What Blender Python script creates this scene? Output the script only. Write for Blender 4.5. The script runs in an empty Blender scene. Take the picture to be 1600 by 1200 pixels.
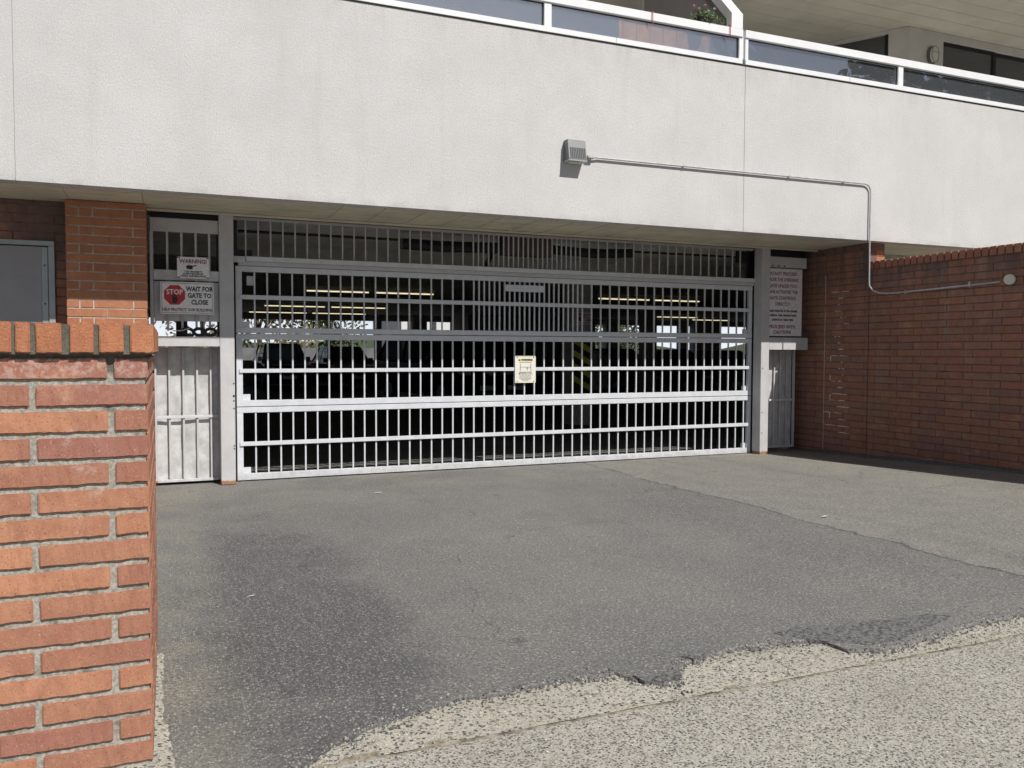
import bpy, bmesh, math, random
from mathutils import Vector, Matrix, noise
random.seed(7)
S = bpy.context.scene
COL = S.collection
# ------------------------------------------------------------------ camera, world, sun, exposure
cam = bpy.data.objects.new('camera', bpy.data.cameras.new('camera')); COL.objects.link(cam)
cam.data.sensor_width = 36.0; cam.data.lens = 1293.7/1600*36.0
cam.data.clip_start = 0.05; cam.data.clip_end = 3000
H = 1.41
yaw, pitch, roll = 0.393957, 0.0403398, 0.002809
fw = Vector((math.sin(yaw)*math.cos(pitch), math.cos(yaw)*math.cos(pitch), -math.sin(pitch)))
rt = Vector((math.cos(yaw), -math.sin(yaw), 0)); up = rt.cross(fw)
r2 = rt*math.cos(roll)+up*math.sin(roll); u2 = up*math.cos(roll)-rt*math.sin(roll)
M = Matrix((r2, u2, -fw)).transposed().to_4x4(); M.translation = Vector((0, 0, H))
cam.matrix_world = M; S.camera = cam

sun_dir = Vector((0.31, -0.83, 1.0)).normalized()
w = bpy.data.worlds.new('World'); S.world = w; w.use_nodes = True
nt = w.node_tree; bg = nt.nodes['Background']
sky = nt.nodes.new('ShaderNodeTexSky'); sky.sky_type = 'NISHITA'; sky.sun_disc = False
sky.sun_elevation = math.asin(sun_dir.z); sky.sun_rotation = math.atan2(sun_dir.x, sun_dir.y)
sky.air_density = 1.0; sky.dust_density = 1.5; sky.ozone_density = 1.0
# thin bright cloud low on the sky, all round the horizon
tc = nt.nodes.new('ShaderNodeTexCoord'); sx = nt.nodes.new('ShaderNodeSeparateXYZ'); nt.links.new(tc.outputs['Generated'], sx.inputs[0])
cn = nt.nodes.new('ShaderNodeTexNoise'); cn.inputs['Scale'].default_value = 5.0; cn.inputs['Detail'].default_value = 6
vm = nt.nodes.new('ShaderNodeVectorMath'); vm.operation = 'MULTIPLY'; vm.inputs[1].default_value = (1, 1, 2.6)
nt.links.new(tc.outputs['Generated'], vm.inputs[0]); nt.links.new(vm.outputs[0], cn.inputs['Vector'])
cr = nt.nodes.new('ShaderNodeMapRange'); cr.inputs[1].default_value = .42; cr.inputs[2].default_value = .62; nt.links.new(cn.outputs[0], cr.inputs[0])
ce = nt.nodes.new('ShaderNodeMapRange'); ce.inputs[1].default_value = .60; ce.inputs[2].default_value = .10; nt.links.new(sx.outputs[2], ce.inputs[0])
cm_ = nt.nodes.new('ShaderNodeMath'); cm_.operation = 'MULTIPLY'; nt.links.new(cr.outputs[0], cm_.inputs[0]); nt.links.new(ce.outputs[0], cm_.inputs[1])
mx = nt.nodes.new('ShaderNodeMix'); mx.data_type = 'RGBA'; mx.inputs[7].default_value = (5.5, 6.0, 7.0, 1)
nt.links.new(cm_.outputs[0], mx.inputs[0]); nt.links.new(sky.outputs[0], mx.inputs[6]); hz = nt.nodes.new('ShaderNodeMapRange'); hz.interpolation_type = 'SMOOTHSTEP'; hz.inputs[1].default_value = .075; hz.inputs[2].default_value = .02; nt.links.new(sx.outputs[2], hz.inputs[0])
m3 = nt.nodes.new('ShaderNodeMix'); m3.data_type = 'RGBA'; m3.inputs[7].default_value = (17, 18, 19.5, 1)
nt.links.new(hz.outputs[0], m3.inputs[0]); nt.links.new(mx.outputs[2], m3.inputs[6]); nt.links.new(m3.outputs[2], bg.inputs[0])
bg.inputs[1].default_value = 0.05
sun = bpy.data.objects.new('sun', bpy.data.lights.new('sun', 'SUN')); COL.objects.link(sun)
sun.data.energy = 5.0; sun.data.angle = math.radians(0.53); sun.data.color = (1.0, 0.965, 0.92)
sun.rotation_euler = sun_dir.to_track_quat('Z', 'Y').to_euler()
S.view_settings.view_transform = 'Standard'; S.view_settings.look = 'None'
S.view_settings.exposure = 0.0; S.view_settings.gamma = 1.0; S.view_settings.use_curve_mapping = False
try:
    S.cycles.max_bounces = 8; S.cycles.diffuse_bounces = 4; S.cycles.glossy_bounces = 3; S.cycles.transmission_bounces = 4
except Exception: pass

# ------------------------------------------------------------------ helpers
def tag(o, label=None, cat=None, group=None, kind=None):
    if label: o['label'] = label
    if cat: o['category'] = cat
    if group: o['group'] = group
    if kind: o['kind'] = kind
    return o
def empty(name, loc=(0, 0, 0), label=None, cat=None, group=None):
    o = bpy.data.objects.new(name, None); COL.objects.link(o); o.location = loc
    o.empty_display_size = 0.1
    return tag(o, label, cat, group)
def link(name, me, parent=None, loc=None):
    o = bpy.data.objects.new(name, me); COL.objects.link(o)
    if parent is not None: o.parent = parent
    if loc is not None: o.location = loc
    return o
class MB:
    def __init__(s, off=(0, 0, 0)): s.v = []; s.f = []; s.o = Vector(off)
    def add(s, vs, fs):
        n = len(s.v); s.v += [Vector(a)-s.o for a in vs]; s.f += [tuple(i+n for i in f) for f in fs]; return s
    def box(s, x0, x1, y0, y1, z0, z1):
        vs = [(x, y, z) for z in (z0, z1) for y in (y0, y1) for x in (x0, x1)]
        return s.add(vs, [(0, 2, 3, 1), (4, 5, 7, 6), (0, 1, 5, 4), (2, 6, 7, 3), (0, 4, 6, 2), (1, 3, 7, 5)])
    def quad(s, a, b, c, d): return s.add([a, b, c, d], [(0, 1, 2, 3)])
    def poly(s, pts): return s.add(pts, [tuple(range(len(pts)))])
    def prism(s, pts, d):
        n = len(pts); d = Vector(d); a = [Vector(p) for p in pts]
        fs = [tuple(range(n)), tuple(range(2*n-1, n-1, -1))]
        fs += [(i+n, (i+1) % n+n, (i+1) % n, i) for i in range(n)]
        return s.add(a+[p+d for p in a], fs)
    def tube(s, pts, r, n=8, cap=True):
        pts = [Vector(p) for p in pts]; rings = []
        rr = r if isinstance(r, (list, tuple)) else [r]*len(pts)
        prev = None
        for i, p in enumerate(pts):
            t = (pts[min(i+1, len(pts)-1)]-pts[max(i-1, 0)]).normalized()
            if prev is None:
                a = t.cross(Vector((0, 0, 1)));
                if a.length < .1: a = t.cross(Vector((1, 0, 0)))
            else: a = prev-t*prev.dot(t)
            a.normalize(); prev = a; b = t.cross(a)
            rings.append([p+(a*math.cos(2*math.pi*k/n)+b*math.sin(2*math.pi*k/n))*rr[i] for k in range(n)])
        vs = [q for R in rings for q in R]; fs = []
        for i in range(len(pts)-1):
            for k in range(n): fs.append((i*n+k, i*n+(k+1) % n, (i+1)*n+(k+1) % n, (i+1)*n+k))
        if cap: fs += [tuple(range(n-1, -1, -1)), tuple((len(pts)-1)*n+k for k in range(n))]
        return s.add(vs, fs)
    def mesh(s, name, mat, bevel=0, smooth=False, recalc=True):
        me = bpy.data.meshes.new(name); me.from_pydata([tuple(a) for a in s.v], [], s.f)
        bm = bmesh.new(); bm.from_mesh(me)
        if recalc: bmesh.ops.recalc_face_normals(bm, faces=bm.faces)
        if bevel: bmesh.ops.bevel(bm, geom=bm.edges[:], offset=bevel, segments=1, affect='EDGES', clamp_overlap=True)
        bm.to_mesh(me); bm.free()
        if mat: me.materials.append(mat)
        if smooth:
            for p in me.polygons: p.use_smooth = True
        return me
    def build(s, name, mat, parent=None, bevel=0, smooth=False, recalc=True):
        o = link(name, s.mesh(name, mat, bevel, smooth, recalc), parent)
        if parent is None: o.location = s.o
        elif s.o.length > 0: o.location = s.o
        return o
def bx(name, mat, parent, *b, bevel=0): return MB().box(*b).build(name, mat, parent, bevel)

# ------------------------------------------------------------------ materials
def newmat(name):
    m = bpy.data.materials.new(name); m.use_nodes = True; n = m.node_tree
    return m, n, n.nodes['Principled BSDF'], n.nodes, n.links
def nd(n, t, **k):
    x = n.nodes.new(t)
    for a, b in k.items():
        if a.startswith('i_'):
            key = a[2:]; x.inputs[int(key) if key.isdigit() else key.replace('_', ' ')].default_value = b
        else: setattr(x, a, b)
    return x
def ramp(n, fac, stops, interp='LINEAR'):
    r = n.nodes.new('ShaderNodeValToRGB'); r.color_ramp.interpolation = interp
    e = r.color_ramp.elements
    while len(e) < len(stops): e.new(0.5)
    for el, (p, c) in zip(e, stops):
        el.position = p; el.color = (*c, 1) if len(c) == 3 else c
    n.links.new(fac, r.inputs[0]); return r.outputs[0]
def mix(n, fac, a, b, mode='MIX'):
    x = n.nodes.new('ShaderNodeMix'); x.data_type = 'RGBA'; x.blend_type = mode
    for i, v in ((0, fac), (6, a), (7, b)):
        if isinstance(v, (int, float)): x.inputs[i].default_value = v
        elif isinstance(v, tuple): x.inputs[i].default_value = (*v, 1)
        else: n.links.new(v, x.inputs[i])
    return x.outputs[2]
def mth(n, op, a, b=0.0, c=0.0, clamp=False):
    x = n.nodes.new('ShaderNodeMath'); x.operation = op; x.use_clamp = clamp
    for i, v in enumerate((a, b, c)):
        if isinstance(v, (int, float)): x.inputs[i].default_value = v
        else: n.links.new(v, x.inputs[i])
    return x.outputs[0]
def noi(n, vec, scale, detail=3, rough=.5, dist=0):
    x = n.nodes.new('ShaderNodeTexNoise'); x.inputs['Scale'].default_value = scale
    x.inputs['Detail'].default_value = detail; x.inputs['Roughness'].default_value = rough
    x.inputs['Distortion'].default_value = dist
    n.links.new(vec, x.inputs['Vector']); return x.outputs[0]
def pos(n): return n.nodes.new('ShaderNodeNewGeometry').outputs['Position']
def vmul(n, v, s):
    x = n.nodes.new('ShaderNodeVectorMath'); x.operation = 'MULTIPLY'; n.links.new(v, x.inputs[0])
    x.inputs[1].default_value = s; return x.outputs[0]
def bump(n, b, h, strength, dist):
    x = n.nodes.new('ShaderNodeBump'); x.inputs['Strength'].default_value = strength
    x.inputs['Distance'].default_value = dist; n.links.new(h, x.inputs['Height'])
    n.links.new(x.outputs[0], b.inputs['Normal'])
def ss(n, v, a, b):
    x = n.nodes.new('ShaderNodeMapRange'); x.interpolation_type = 'SMOOTHSTEP'
    n.links.new(v, x.inputs[0]); x.inputs[1].default_value = a; x.inputs[2].default_value = b
    return x.outputs[0]
def sep(n, v):
    x = n.nodes.new('ShaderNodeSeparateXYZ'); n.links.new(v, x.inputs[0]); return x.outputs

def plain(name, col, rough=.6, metal=0, var=.12, scale=6, bs=0, spec=.5):
    m, n, b, N, L = newmat(name); p = pos(n)
    t = noi(n, p, scale, 5, .6)
    c = mix(n, ss(n, t, .3, .7), tuple(x*(1-var) for x in col), tuple(min(1, x*(1+var)) for x in col))
    L.new(c, b.inputs['Base Color']); b.inputs['Roughness'].default_value = rough
    b.inputs['Metallic'].default_value = metal; b.inputs['Specular IOR Level'].default_value = spec
    if bs: bump(n, b, noi(n, p, 120, 3), bs, .002)
    return m

def brick_mat(name, stops, salt, dirt=(.09, .075, .065), saltz=None, cap=False, top=None):
    m, n, b, N, L = newmat(name); p = pos(n)
    oi = N.new('ShaderNodeObjectInfo')
    base = ramp(n, oi.outputs['Random'], stops)
    fine = noi(n, p, 160, 3, .6); med = noi(n, p, 14, 5, .6)
    c = mix(n, ss(n, med, .3, .75), base, mix(n, .55, base, (.27, .10, .065)))
    c = mix(n, mth(n, 'MULTIPLY', ss(n, noi(n, p, 5.5, 4, .6), .52, .7), .45), c, mix(n, .6, base, (.62, .32, .17)))
    c = mix(n, mth(n, 'MULTIPLY', ss(n, fine, .6, .72), .55), c, (.66, .40, .27))
    c = mix(n, mth(n, 'MULTIPLY', ss(n, fine, .40, .30), .6), c, (.10, .045, .03))
    # dark pinholes and pale chips in the fired clay
    v = nd(n, 'ShaderNodeTexVoronoi', i_Scale=75.0); L.new(p, v.inputs['Vector'])
    c = mix(n, mth(n, 'MULTIPLY', mth(n, 'LESS_THAN', v.outputs['Distance'], .13), .65), c, (.045, .025, .02))
    big = noi(n, p, 3.1, 6, .65)
    sm = mth(n, 'MULTIPLY', ss(n, big, .58, .74), ss(n, noi(n, p, 60, 4, .7), .42, .62))
    if saltz:
        z = sep(n, p)[2]
        sm = mth(n, 'MULTIPLY', mth(n, 'ADD', sm, mth(n, 'MULTIPLY', ss(n, z, saltz, saltz+.22), ss(n, noi(n, p, 45, 4, .7), .45, .62)), clamp=True), 1.0)
    c = mix(n, mth(n, 'MULTIPLY', sm, salt), c, (.60, .52, .47))
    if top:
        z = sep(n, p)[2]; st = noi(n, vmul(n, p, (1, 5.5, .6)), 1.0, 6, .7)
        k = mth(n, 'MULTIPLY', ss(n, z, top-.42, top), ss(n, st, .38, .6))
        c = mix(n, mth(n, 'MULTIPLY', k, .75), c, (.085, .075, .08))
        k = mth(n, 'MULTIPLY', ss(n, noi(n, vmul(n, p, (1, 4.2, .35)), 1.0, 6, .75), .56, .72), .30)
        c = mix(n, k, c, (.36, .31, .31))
    L.new(c, b.inputs['Base Color']); b.inputs['Roughness'].default_value = .9
    h = mth(n, 'ADD', mth(n, 'MULTIPLY', noi(n, vmul(n, p, (1, 1, 2.2)), 70, 6, .75), 1.0), mth(n, 'MULTIPLY', fine, .4))
    bump(n, b, h, .8 if cap else .55, .005 if cap else .0025)
    return m
OR = [(0, (.33, .15, .10)), (.3, (.40, .195, .12)), (.6, (.46, .22, .125)), (.8, (.36, .16, .11)), (1, (.31, .145, .115))]
M_brick_near = brick_mat('brick_near', OR, .55, saltz=1.22)
M_brick_cap = brick_mat('brick_cap', [(0, (.42, .17, .08)), (.5, (.47, .19, .09)), (1, (.40, .155, .08))], .12, cap=True)
M_brick_pil = brick_mat('brick_pilaster', [(0, (.40, .17, .085)), (.5, (.46, .20, .10)), (1, (.36, .15, .08))], .1)
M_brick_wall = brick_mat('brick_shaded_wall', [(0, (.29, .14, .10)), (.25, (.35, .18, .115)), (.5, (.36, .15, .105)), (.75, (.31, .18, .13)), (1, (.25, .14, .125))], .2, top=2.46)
M_brick_cap2 = brick_mat('brick_wall_coping', [(0, (.30, .13, .09)), (.5, (.37, .17, .11)), (1, (.27, .12, .09))], .15)
def mortar_mat(name, a, b_, sc=90, dz=None):
    m, n, b, N, L = newmat(name); p = pos(n)
    c = mix(n, ss(n, noi(n, p, sc, 5, .7), .35, .65), a, b_)
    c = mix(n, mth(n, 'MULTIPLY', ss(n, noi(n, p, 9, 5, .7), .5, .7), .75), c, tuple(x*.35 for x in a))
    if dz:  # darker towards the coping: shade of its overhang painted in, with some dirt
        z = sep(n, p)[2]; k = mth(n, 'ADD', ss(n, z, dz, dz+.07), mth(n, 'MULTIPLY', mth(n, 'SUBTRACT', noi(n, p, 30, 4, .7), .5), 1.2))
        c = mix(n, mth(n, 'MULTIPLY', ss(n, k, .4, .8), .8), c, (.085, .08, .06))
    L.new(c, b.inputs['Base Color']); b.inputs['Roughness'].default_value = .95
    bump(n, b, noi(n, p, 120, 6, .8), 1.0, .006); return m
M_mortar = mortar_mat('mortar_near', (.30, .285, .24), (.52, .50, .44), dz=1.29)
M_mortar_pil = mortar_mat('mortar_pilaster', (.42, .37, .33), (.6, .56, .5))
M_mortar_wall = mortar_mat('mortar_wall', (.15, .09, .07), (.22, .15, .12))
M_salt = plain('mortar_salt', (.95, .90, .80), .9, var=.45, scale=60)

def stucco():
    m, n, b, N, L = newmat('stucco'); p = pos(n)
    f = noi(n, p, 115, 4, .8); g = noi(n, p, 1.6, 6, .7)
    streak = noi(n, vmul(n, p, (5.5, 5.5, .45)), 1.0, 5, .65)
    c = mix(n, ss(n, g, .3, .7), (.59, .583, .578), (.655, .648, .643))
    c = mix(n, mth(n, 'MULTIPLY', ss(n, streak, .52, .74), .4), c, (.53, .52, .505))
    c = mix(n, mth(n, 'MULTIPLY', ss(n, f, .55, .40), .7), c, (.43, .42, .405))
    z = sep(n, p)[2]
    low = mth(n, 'MULTIPLY', ss(n, z, 2.90, 2.81), ss(n, noi(n, p, 5, 5, .7), .35, .7))
    c = mix(n, mth(n, 'MULTIPLY', low, .5), c, (.36, .34, .30))
    tp = mth(n, 'MULTIPLY', ss(n, z, 4.45, 4.74), ss(n, noi(n, vmul(n, p, (9, 9, 1.0)), 1, 5, .7), .45, .7))
    c = mix(n, mth(n, 'MULTIPLY', tp, .35), c, (.40, .39, .36))
    L.new(c, b.inputs['Base Color']); b.inputs['Roughness'].default_value = .95
    bump(n, b, mth(n, 'ADD', f, mth(n, 'MULTIPLY', noi(n, p, 38, 4, .7), .8)), .7, .007)
    return m
M_stucco = stucco()
M_joint = plain('joint_sealant', (.40, .39, .37), .9)
M_white = plain('white_coated_aluminium', (.78, .79, .80), .35, var=.03)
M_whitewall = plain('pale_painted_wall', (.66, .64, .60), .9, var=.06, scale=3)
M_soffit = plain('soffit_metal', (.66, .61, .48), .55, var=.10, scale=2.5)
M_soffit2 = plain('balcony_ceiling_board', (.76, .73, .62), .7, var=.08, scale=1.5)
def gatepaint():
    m, n, b, N, L = newmat('gate_paint'); p = pos(n)
    c = mix(n, ss(n, noi(n, p, 8, 6, .7), .3, .7), (.555, .575, .61), (.65, .67, .70))
    c = mix(n, mth(n, 'MULTIPLY', ss(n, noi(n, p, 45, 4, .7), .60, .72), .35), c, (.38, .34, .30))
    z = sep(n, p)[2]; gr_ = mth(n, 'MULTIPLY', ss(n, mth(n, 'ADD', mth(n, 'MULTIPLY', ss(n, z, .25, .02), .5), mth(n, 'MULTIPLY', noi(n, p, 18, 6, .7), .7)), .68, 1.0), .5)
    c = mix(n, gr_, c, (.30, .27, .23))
    L.new(c, b.inputs['Base Color']); b.inputs['Roughness'].default_value = .42
    bump(n, b, noi(n, p, 150, 2), .15, .001); return m
M_gate = gatepaint()
def postpaint():
    m, n, b, N, L = newmat('post_paint'); p = pos(n); z = sep(n, p)[2]
    c = mix(n, ss(n, noi(n, p, 5, 6, .7), .3, .7), (.475, .468, .475), (.55, .545, .55))
    c = mix(n, mth(n, 'MULTIPLY', ss(n, noi(n, p, 60, 3, .7), .62, .72), .3), c, (.3, .26, .22))
    r = mth(n, 'ADD', mth(n, 'MULTIPLY', ss(n, z, .10, .01), .7), mth(n, 'MULTIPLY', noi(n, p, 28, 5, .7), .55))
    c = mix(n, ss(n, r, .62, .85), c, mix(n, noi(n, p, 50, 4), (.22, .08, .035), (.46, .25, .13)))
    L.new(c, b.inputs['Base Color']); b.inputs['Roughness'].default_value = .6
    bump(n, b, noi(n, p, 90, 4), .25, .002); return m
M_post = postpaint()
M_galv = plain('galvanised_sheet', (.56, .56, .555), .42, .12, var=.16, scale=9)
M_darksteel = plain('dark_steel', (.016, .017, .02), .5, .3)
M_black = plain('black_rubber', (.012, .012, .014), .5)
M_door = plain('grey_metal_door', (.31, .30, .315), .5, var=.05, scale=4)
M_frame = plain('door_frame_metal', (.36, .39, .40), .4, .2, var=.08)
M_lampbody = plain('lamp_housing', (.17, .175, .18), .4, .3, var=.1)
M_conduit = plain('zinc_conduit', (.50, .50, .51), .4, .25, var=.15, scale=20)
M_signw = plain('sign_white', (.80, .78, .77), .5, var=.07, scale=25)
M_signw2 = plain('sign_worn_white', (.76, .73, .74), .6, var=.14, scale=30)
M_signc = plain('sign_cream', (.72, .71, .62), .45, var=.04)
M_red = plain('sign_red', (.50, .025, .03), .5, var=.1, scale=30)
M_blk = plain('sign_black', (.02, .02, .025), .6)
M_blue = plain('sign_dark_ink', (.06, .055, .10), .6)
M_mar = plain('sign_maroon_ink', (.20, .03, .05), .6)
M_yel = plain('sign_yellow', (.62, .50, .16), .5)
M_conc = plain('garage_concrete', (.42, .41, .38), .9, var=.15, scale=2)
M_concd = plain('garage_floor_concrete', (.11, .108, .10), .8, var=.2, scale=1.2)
M_beam = plain('opener_cover_brown', (.11, .085, .07), .6)
M_wood = plain('cedar_board', (.85, .36, .04), .7, var=.2, scale=12)
M_yb = plain('hazard_yellow', (.50, .52, .05), .6)
def emis(name, c, s):
    m, n, b, N, L = newmat(name); b.inputs['Emission Color'].default_value = (*c, 1); b.inputs['Emission Strength'].default_value = s
    b.inputs['Base Color'].default_value = (.8, .8, .8, 1); return m
M_tube = emis('fluorescent_tube', (1, .88, .55), .95)
def glass(name, tint, refl, alpha):
    m, n, b, N, L = newmat(name); N.remove(b); out = N['Material Output']
    g = nd(n, 'ShaderNodeBsdfGlossy'); g.inputs['Roughness'].default_value = .02; g.inputs['Color'].default_value = (.9, .93, .97, 1)
    t = nd(n, 'ShaderNodeBsdfTransparent'); t.inputs['Color'].default_value = (*tint, 1)
    d = nd(n, 'ShaderNodeBsdfDiffuse'); d.inputs['Color'].default_value = (.56, .60, .66, 1)
    m1 = nd(n, 'ShaderNodeMixShader'); m1.inputs[0].default_value = alpha
    L.new(t.outputs[0], m1.inputs[1]); L.new(d.outputs[0], m1.inputs[2])
    m2 = nd(n, 'ShaderNodeMixShader'); f = nd(n, 'ShaderNodeFresnel'); f.inputs['IOR'].default_value = 1.5
    L.new(mth(n, 'ADD', f.outputs[0], refl, clamp=True), m2.inputs[0])
    L.new(m1.outputs[0], m2.inputs[1]); L.new(g.outputs[0], m2.inputs[2]); L.new(m2.outputs[0], out.inputs[0])
    p = pos(n); bp = nd(n, 'ShaderNodeBump'); bp.inputs['Strength'].default_value = .25; bp.inputs['Distance'].default_value = .02
    L.new(noi(n, p, 2.2, 2), bp.inputs['Height']); L.new(bp.outputs[0], g.inputs['Normal'])
    return m
M_glass = glass('balcony_glass', (.84, .87, .89), .40, .16)
M_winglass = glass('window_glass', (.10, .11, .12), .06, .10)
M_carglass = glass('car_glass', (.12, .14, .15), .04, .0)

def asphalt():
    m, n, b, N, L = newmat('asphalt'); p = pos(n); s = sep(n, p); X, Y = s[0], s[1]
    big = noi(n, p, .55, 6, .62); med = noi(n, p, 3.2, 6, .65); f = noi(n, p, 62, 6, .95)
    c = mix(n, ss(n, big, .3, .7), (.138, .137, .130), (.188, .184, .170))
    c = mix(n, mth(n, 'MULTIPLY', ss(n, med, .45, .7), .45), c, (.125, .124, .119))
    # older, browner and paler surface to the right of the seam
    sx = mth(n, 'ADD', mth(n, 'SUBTRACT', X, 4.80), mth(n, 'MULTIPLY', mth(n, 'SUBTRACT', noi(n, p, 2.2, 5, .6), .5), .35))
    old = ss(n, sx, -.012, .012)
    c = mix(n, mth(n, 'MULTIPLY', old, .75), c, mix(n, ss(n, med, .3, .7), (.19, .184, .163), (.25, .24, .205)))
    crack = mth(n, 'MULTIPLY', ss(n, mth(n, 'ABSOLUTE', sx), .024, .008), ss(n, noi(n, p, 3, 3), .30, .42))
    c = mix(n, mth(n, 'MULTIPLY', crack, .85), c, (.045, .043, .04))
    # sandy dirt near the right wall
    dr = mth(n, 'MULTIPLY', ss(n, X, 6.2, 7.9), ss(n, noi(n, p, 1.4, 5, .6), .3, .6))
    c = mix(n, mth(n, 'MULTIPLY', dr, .6), c, (.31, .28, .21))
    # oil darkened patch in front of the left post and by the near wall
    dx = mth(n, 'SUBTRACT', X, .58); dy = mth(n, 'SUBTRACT', Y, 4.7)
    d = mth(n, 'ADD', mth(n, 'MULTIPLY', mth(n, 'MULTIPLY', dx, dx), 2.6), mth(n, 'MULTIPLY', mth(n, 'MULTIPLY', dy, dy), .16))
    d = mth(n, 'ADD', d, mth(n, 'MULTIPLY', mth(n, 'SUBTRACT', noi(n, p, 1.7, 7, .7), .5), 3.0))
    c = mix(n, mth(n, 'MULTIPLY', ss(n, d, 1.35, .15), .80), c, mix(n, ss(n, noi(n, vmul(n, p, (55, 3.5, 1)), 1.0, 4, .7), .45, .6), (.060, .060, .064), (.095, .095, .095)))
    # tan silt beside the near wall
    e = mth(n, 'MULTIPLY', ss(n, X, .42, .02), ss(n, noi(n, p, 2.6, 6, .65), .38, .62))
    c = mix(n, mth(n, 'MULTIPLY', e, .7), c, (.22, .207, .165))
    # mossy tan drift near the gate line
    gt = mth(n, 'MULTIPLY', ss(n, Y, 7.0, 8.8), ss(n, noi(n, p, 1.1, 6, .6), .42, .62))
    c = mix(n, mth(n, 'MULTIPLY', gt, .45), c, (.24, .228, .185))
    # tyre worn lanes running to the gate, oil drips and hairline cracks
    ln = noi(n, vmul(n, p, (1.6, .14, 1)), 1.0, 4, .6)
    c = mix(n, mth(n, 'MULTIPLY', ss(n, ln, .50, .66), .30), c, (.10, .10, .10))
    vs_ = nd(n, 'ShaderNodeTexVoronoi', i_Scale=1.7); L.new(p, vs_.inputs['Vector'])
    dsp = mth(n, 'ADD', vs_.outputs['Distance'], mth(n, 'MULTIPLY', mth(n, 'SUBTRACT', noi(n, p, 14, 4, .7), .5), .10))
    c = mix(n, mth(n, 'MULTIPLY', ss(n, dsp, .095, .04), .55), c, (.055, .055, .057))
    vc = nd(n, 'ShaderNodeTexVoronoi', feature='DISTANCE_TO_EDGE', i_Scale=.45)
    wv = n.nodes.new('ShaderNodeVectorMath'); wv.operation = 'ADD'; nz_ = n.nodes.new('ShaderNodeTexNoise'); nz_.inputs['Scale'].default_value = 3.0; nz_.inputs['Detail'].default_value = 6
    L.new(p, nz_.inputs['Vector']); L.new(p, wv.inputs[0]); L.new(vmul(n, nz_.outputs['Color'], (.35, .35, .35)), wv.inputs[1]); L.new(wv.outputs[0], vc.inputs['Vector'])
    hc = mth(n, 'MULTIPLY', ss(n, vc.outputs['Distance'], .0035, .0012), ss(n, noi(n, p, .8, 3), .5, .58))
    c = mix(n, mth(n, 'MULTIPLY', hc, .6), c, (.05, .048, .045))
    # aggregate: pale chips and dark pits of two sizes
    v = nd(n, 'ShaderNodeTexVoronoi', i_Scale=95.0); L.new(p, v.inputs['Vector'])
    rnd = sep(n, v.outputs['Color'])
    chip = mth(n, 'MULTIPLY', mth(n, 'GREATER_THAN', rnd[0], .72), mth(n, 'LESS_THAN', v.outputs['Distance'], .40))
    c = mix(n, mth(n, 'MULTIPLY', chip, .65), c, (.42, .41, .38))
    v3 = nd(n, 'ShaderNodeTexVoronoi', i_Scale=38.0); L.new(p, v3.inputs['Vector']); r3 = sep(n, v3.outputs['Color'])
    chip2 = mth(n, 'MULTIPLY', mth(n, 'GREATER_THAN', r3[0], .955), mth(n, 'LESS_THAN', v3.outputs['Distance'], .22))
    c = mix(n, mth(n, 'MULTIPLY', chip2, .7), c, (.50, .49, .46))
    c = mix(n, mth(n, 'MULTIPLY', ss(n, f, .50, .41), .78), c, (.040, .040, .041))
    c = mix(n, mth(n, 'MULTIPLY', ss(n, f, .53, .62), .45), c, (.46, .45, .42))
    L.new(c, b.inputs['Base Color']); b.inputs['Roughness'].default_value = .88
    h = mth(n, 'ADD', mth(n, 'MULTIPLY', f, 1.0), mth(n, 'MULTIPLY', v.outputs['Distance'], -.35))
    h = mth(n, 'ADD', h, mth(n, 'MULTIPLY', noi(n, p, 5, 4), 1.0))
    bump(n, b, h, .55, .006); return m
M_asphalt = asphalt()
M_tar = plain('tar_patch', (.115, .115, .114), .8, var=.75, scale=60, bs=1)
def aggregate(name, ratio, cem, scale):
    m, n, b, N, L = newmat(name); p = pos(n)
    pd = mth(n, 'MULTIPLY', noi(n, p, 30, 3), 1.0)
    v = nd(n, 'ShaderNodeTexVoronoi', i_Scale=scale); L.new(p, v.inputs['Vector']); v.inputs['Randomness'].default_value = 1
    r = sep(n, v.outputs['Color'])
    peb = ramp(n, r[0], [(0, (.03, .033, .037)), (.25, (.11, .11, .112)), (.42, (.19, .18, .16)), (.6, (.48, .45, .37)), (.8, (.26, .19, .13)), (1, (.68, .66, .60))])
    cm = mix(n, ss(n, noi(n, p, 22, 5, .7), .3, .7), tuple(x*.85 for x in cem), cem)
    edge = ss(n, v.outputs['Distance'], .50, .40)
    pres = mth(n, 'LESS_THAN', r[1], ratio)
    c = mix(n, mth(n, 'MULTIPLY', edge, pres), cm, peb)
    c = mix(n, mth(n, 'MULTIPLY', ss(n, noi(n, p, 130, 4, .9), .50, .42), .7), c, (.07, .07, .065))
    c = mix(n, mth(n, 'MULTIPLY', ss(n, noi(n, p, 1.3, 6, .6), .45, .75), .35), c, (.22, .20, .17))
    X = sep(n, p)[0]
    c = mix(n, mth(n, 'MULTIPLY', ss(n, noi(n, p, 6.0, 6, .7), .60, .75), .35), c, (.16, .15, .13))
    L.new(c, b.inputs['Base Color']); b.inputs['Roughness'].default_value = .85
    h = mth(n, 'ADD', mth(n, 'MULTIPLY', mth(n, 'MULTIPLY', edge, pres), 1.0), mth(n, 'MULTIPLY', noi(n, p, 60, 4), .5))
    bump(n, b, h, .7, .005); return m
M_agg = aggregate('exposed_aggregate', .90, (.46, .44, .385), 92)
M_gut = aggregate('gutter_concrete', .78, (.49, .465, .39), 66)
M_soil = plain('joint_dirt', (.25, .22, .17), .95, var=.5, scale=30, bs=1)
M_leaf = plain('dark_foliage', (.055, .075, .03), .7, var=.5, scale=3)
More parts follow.
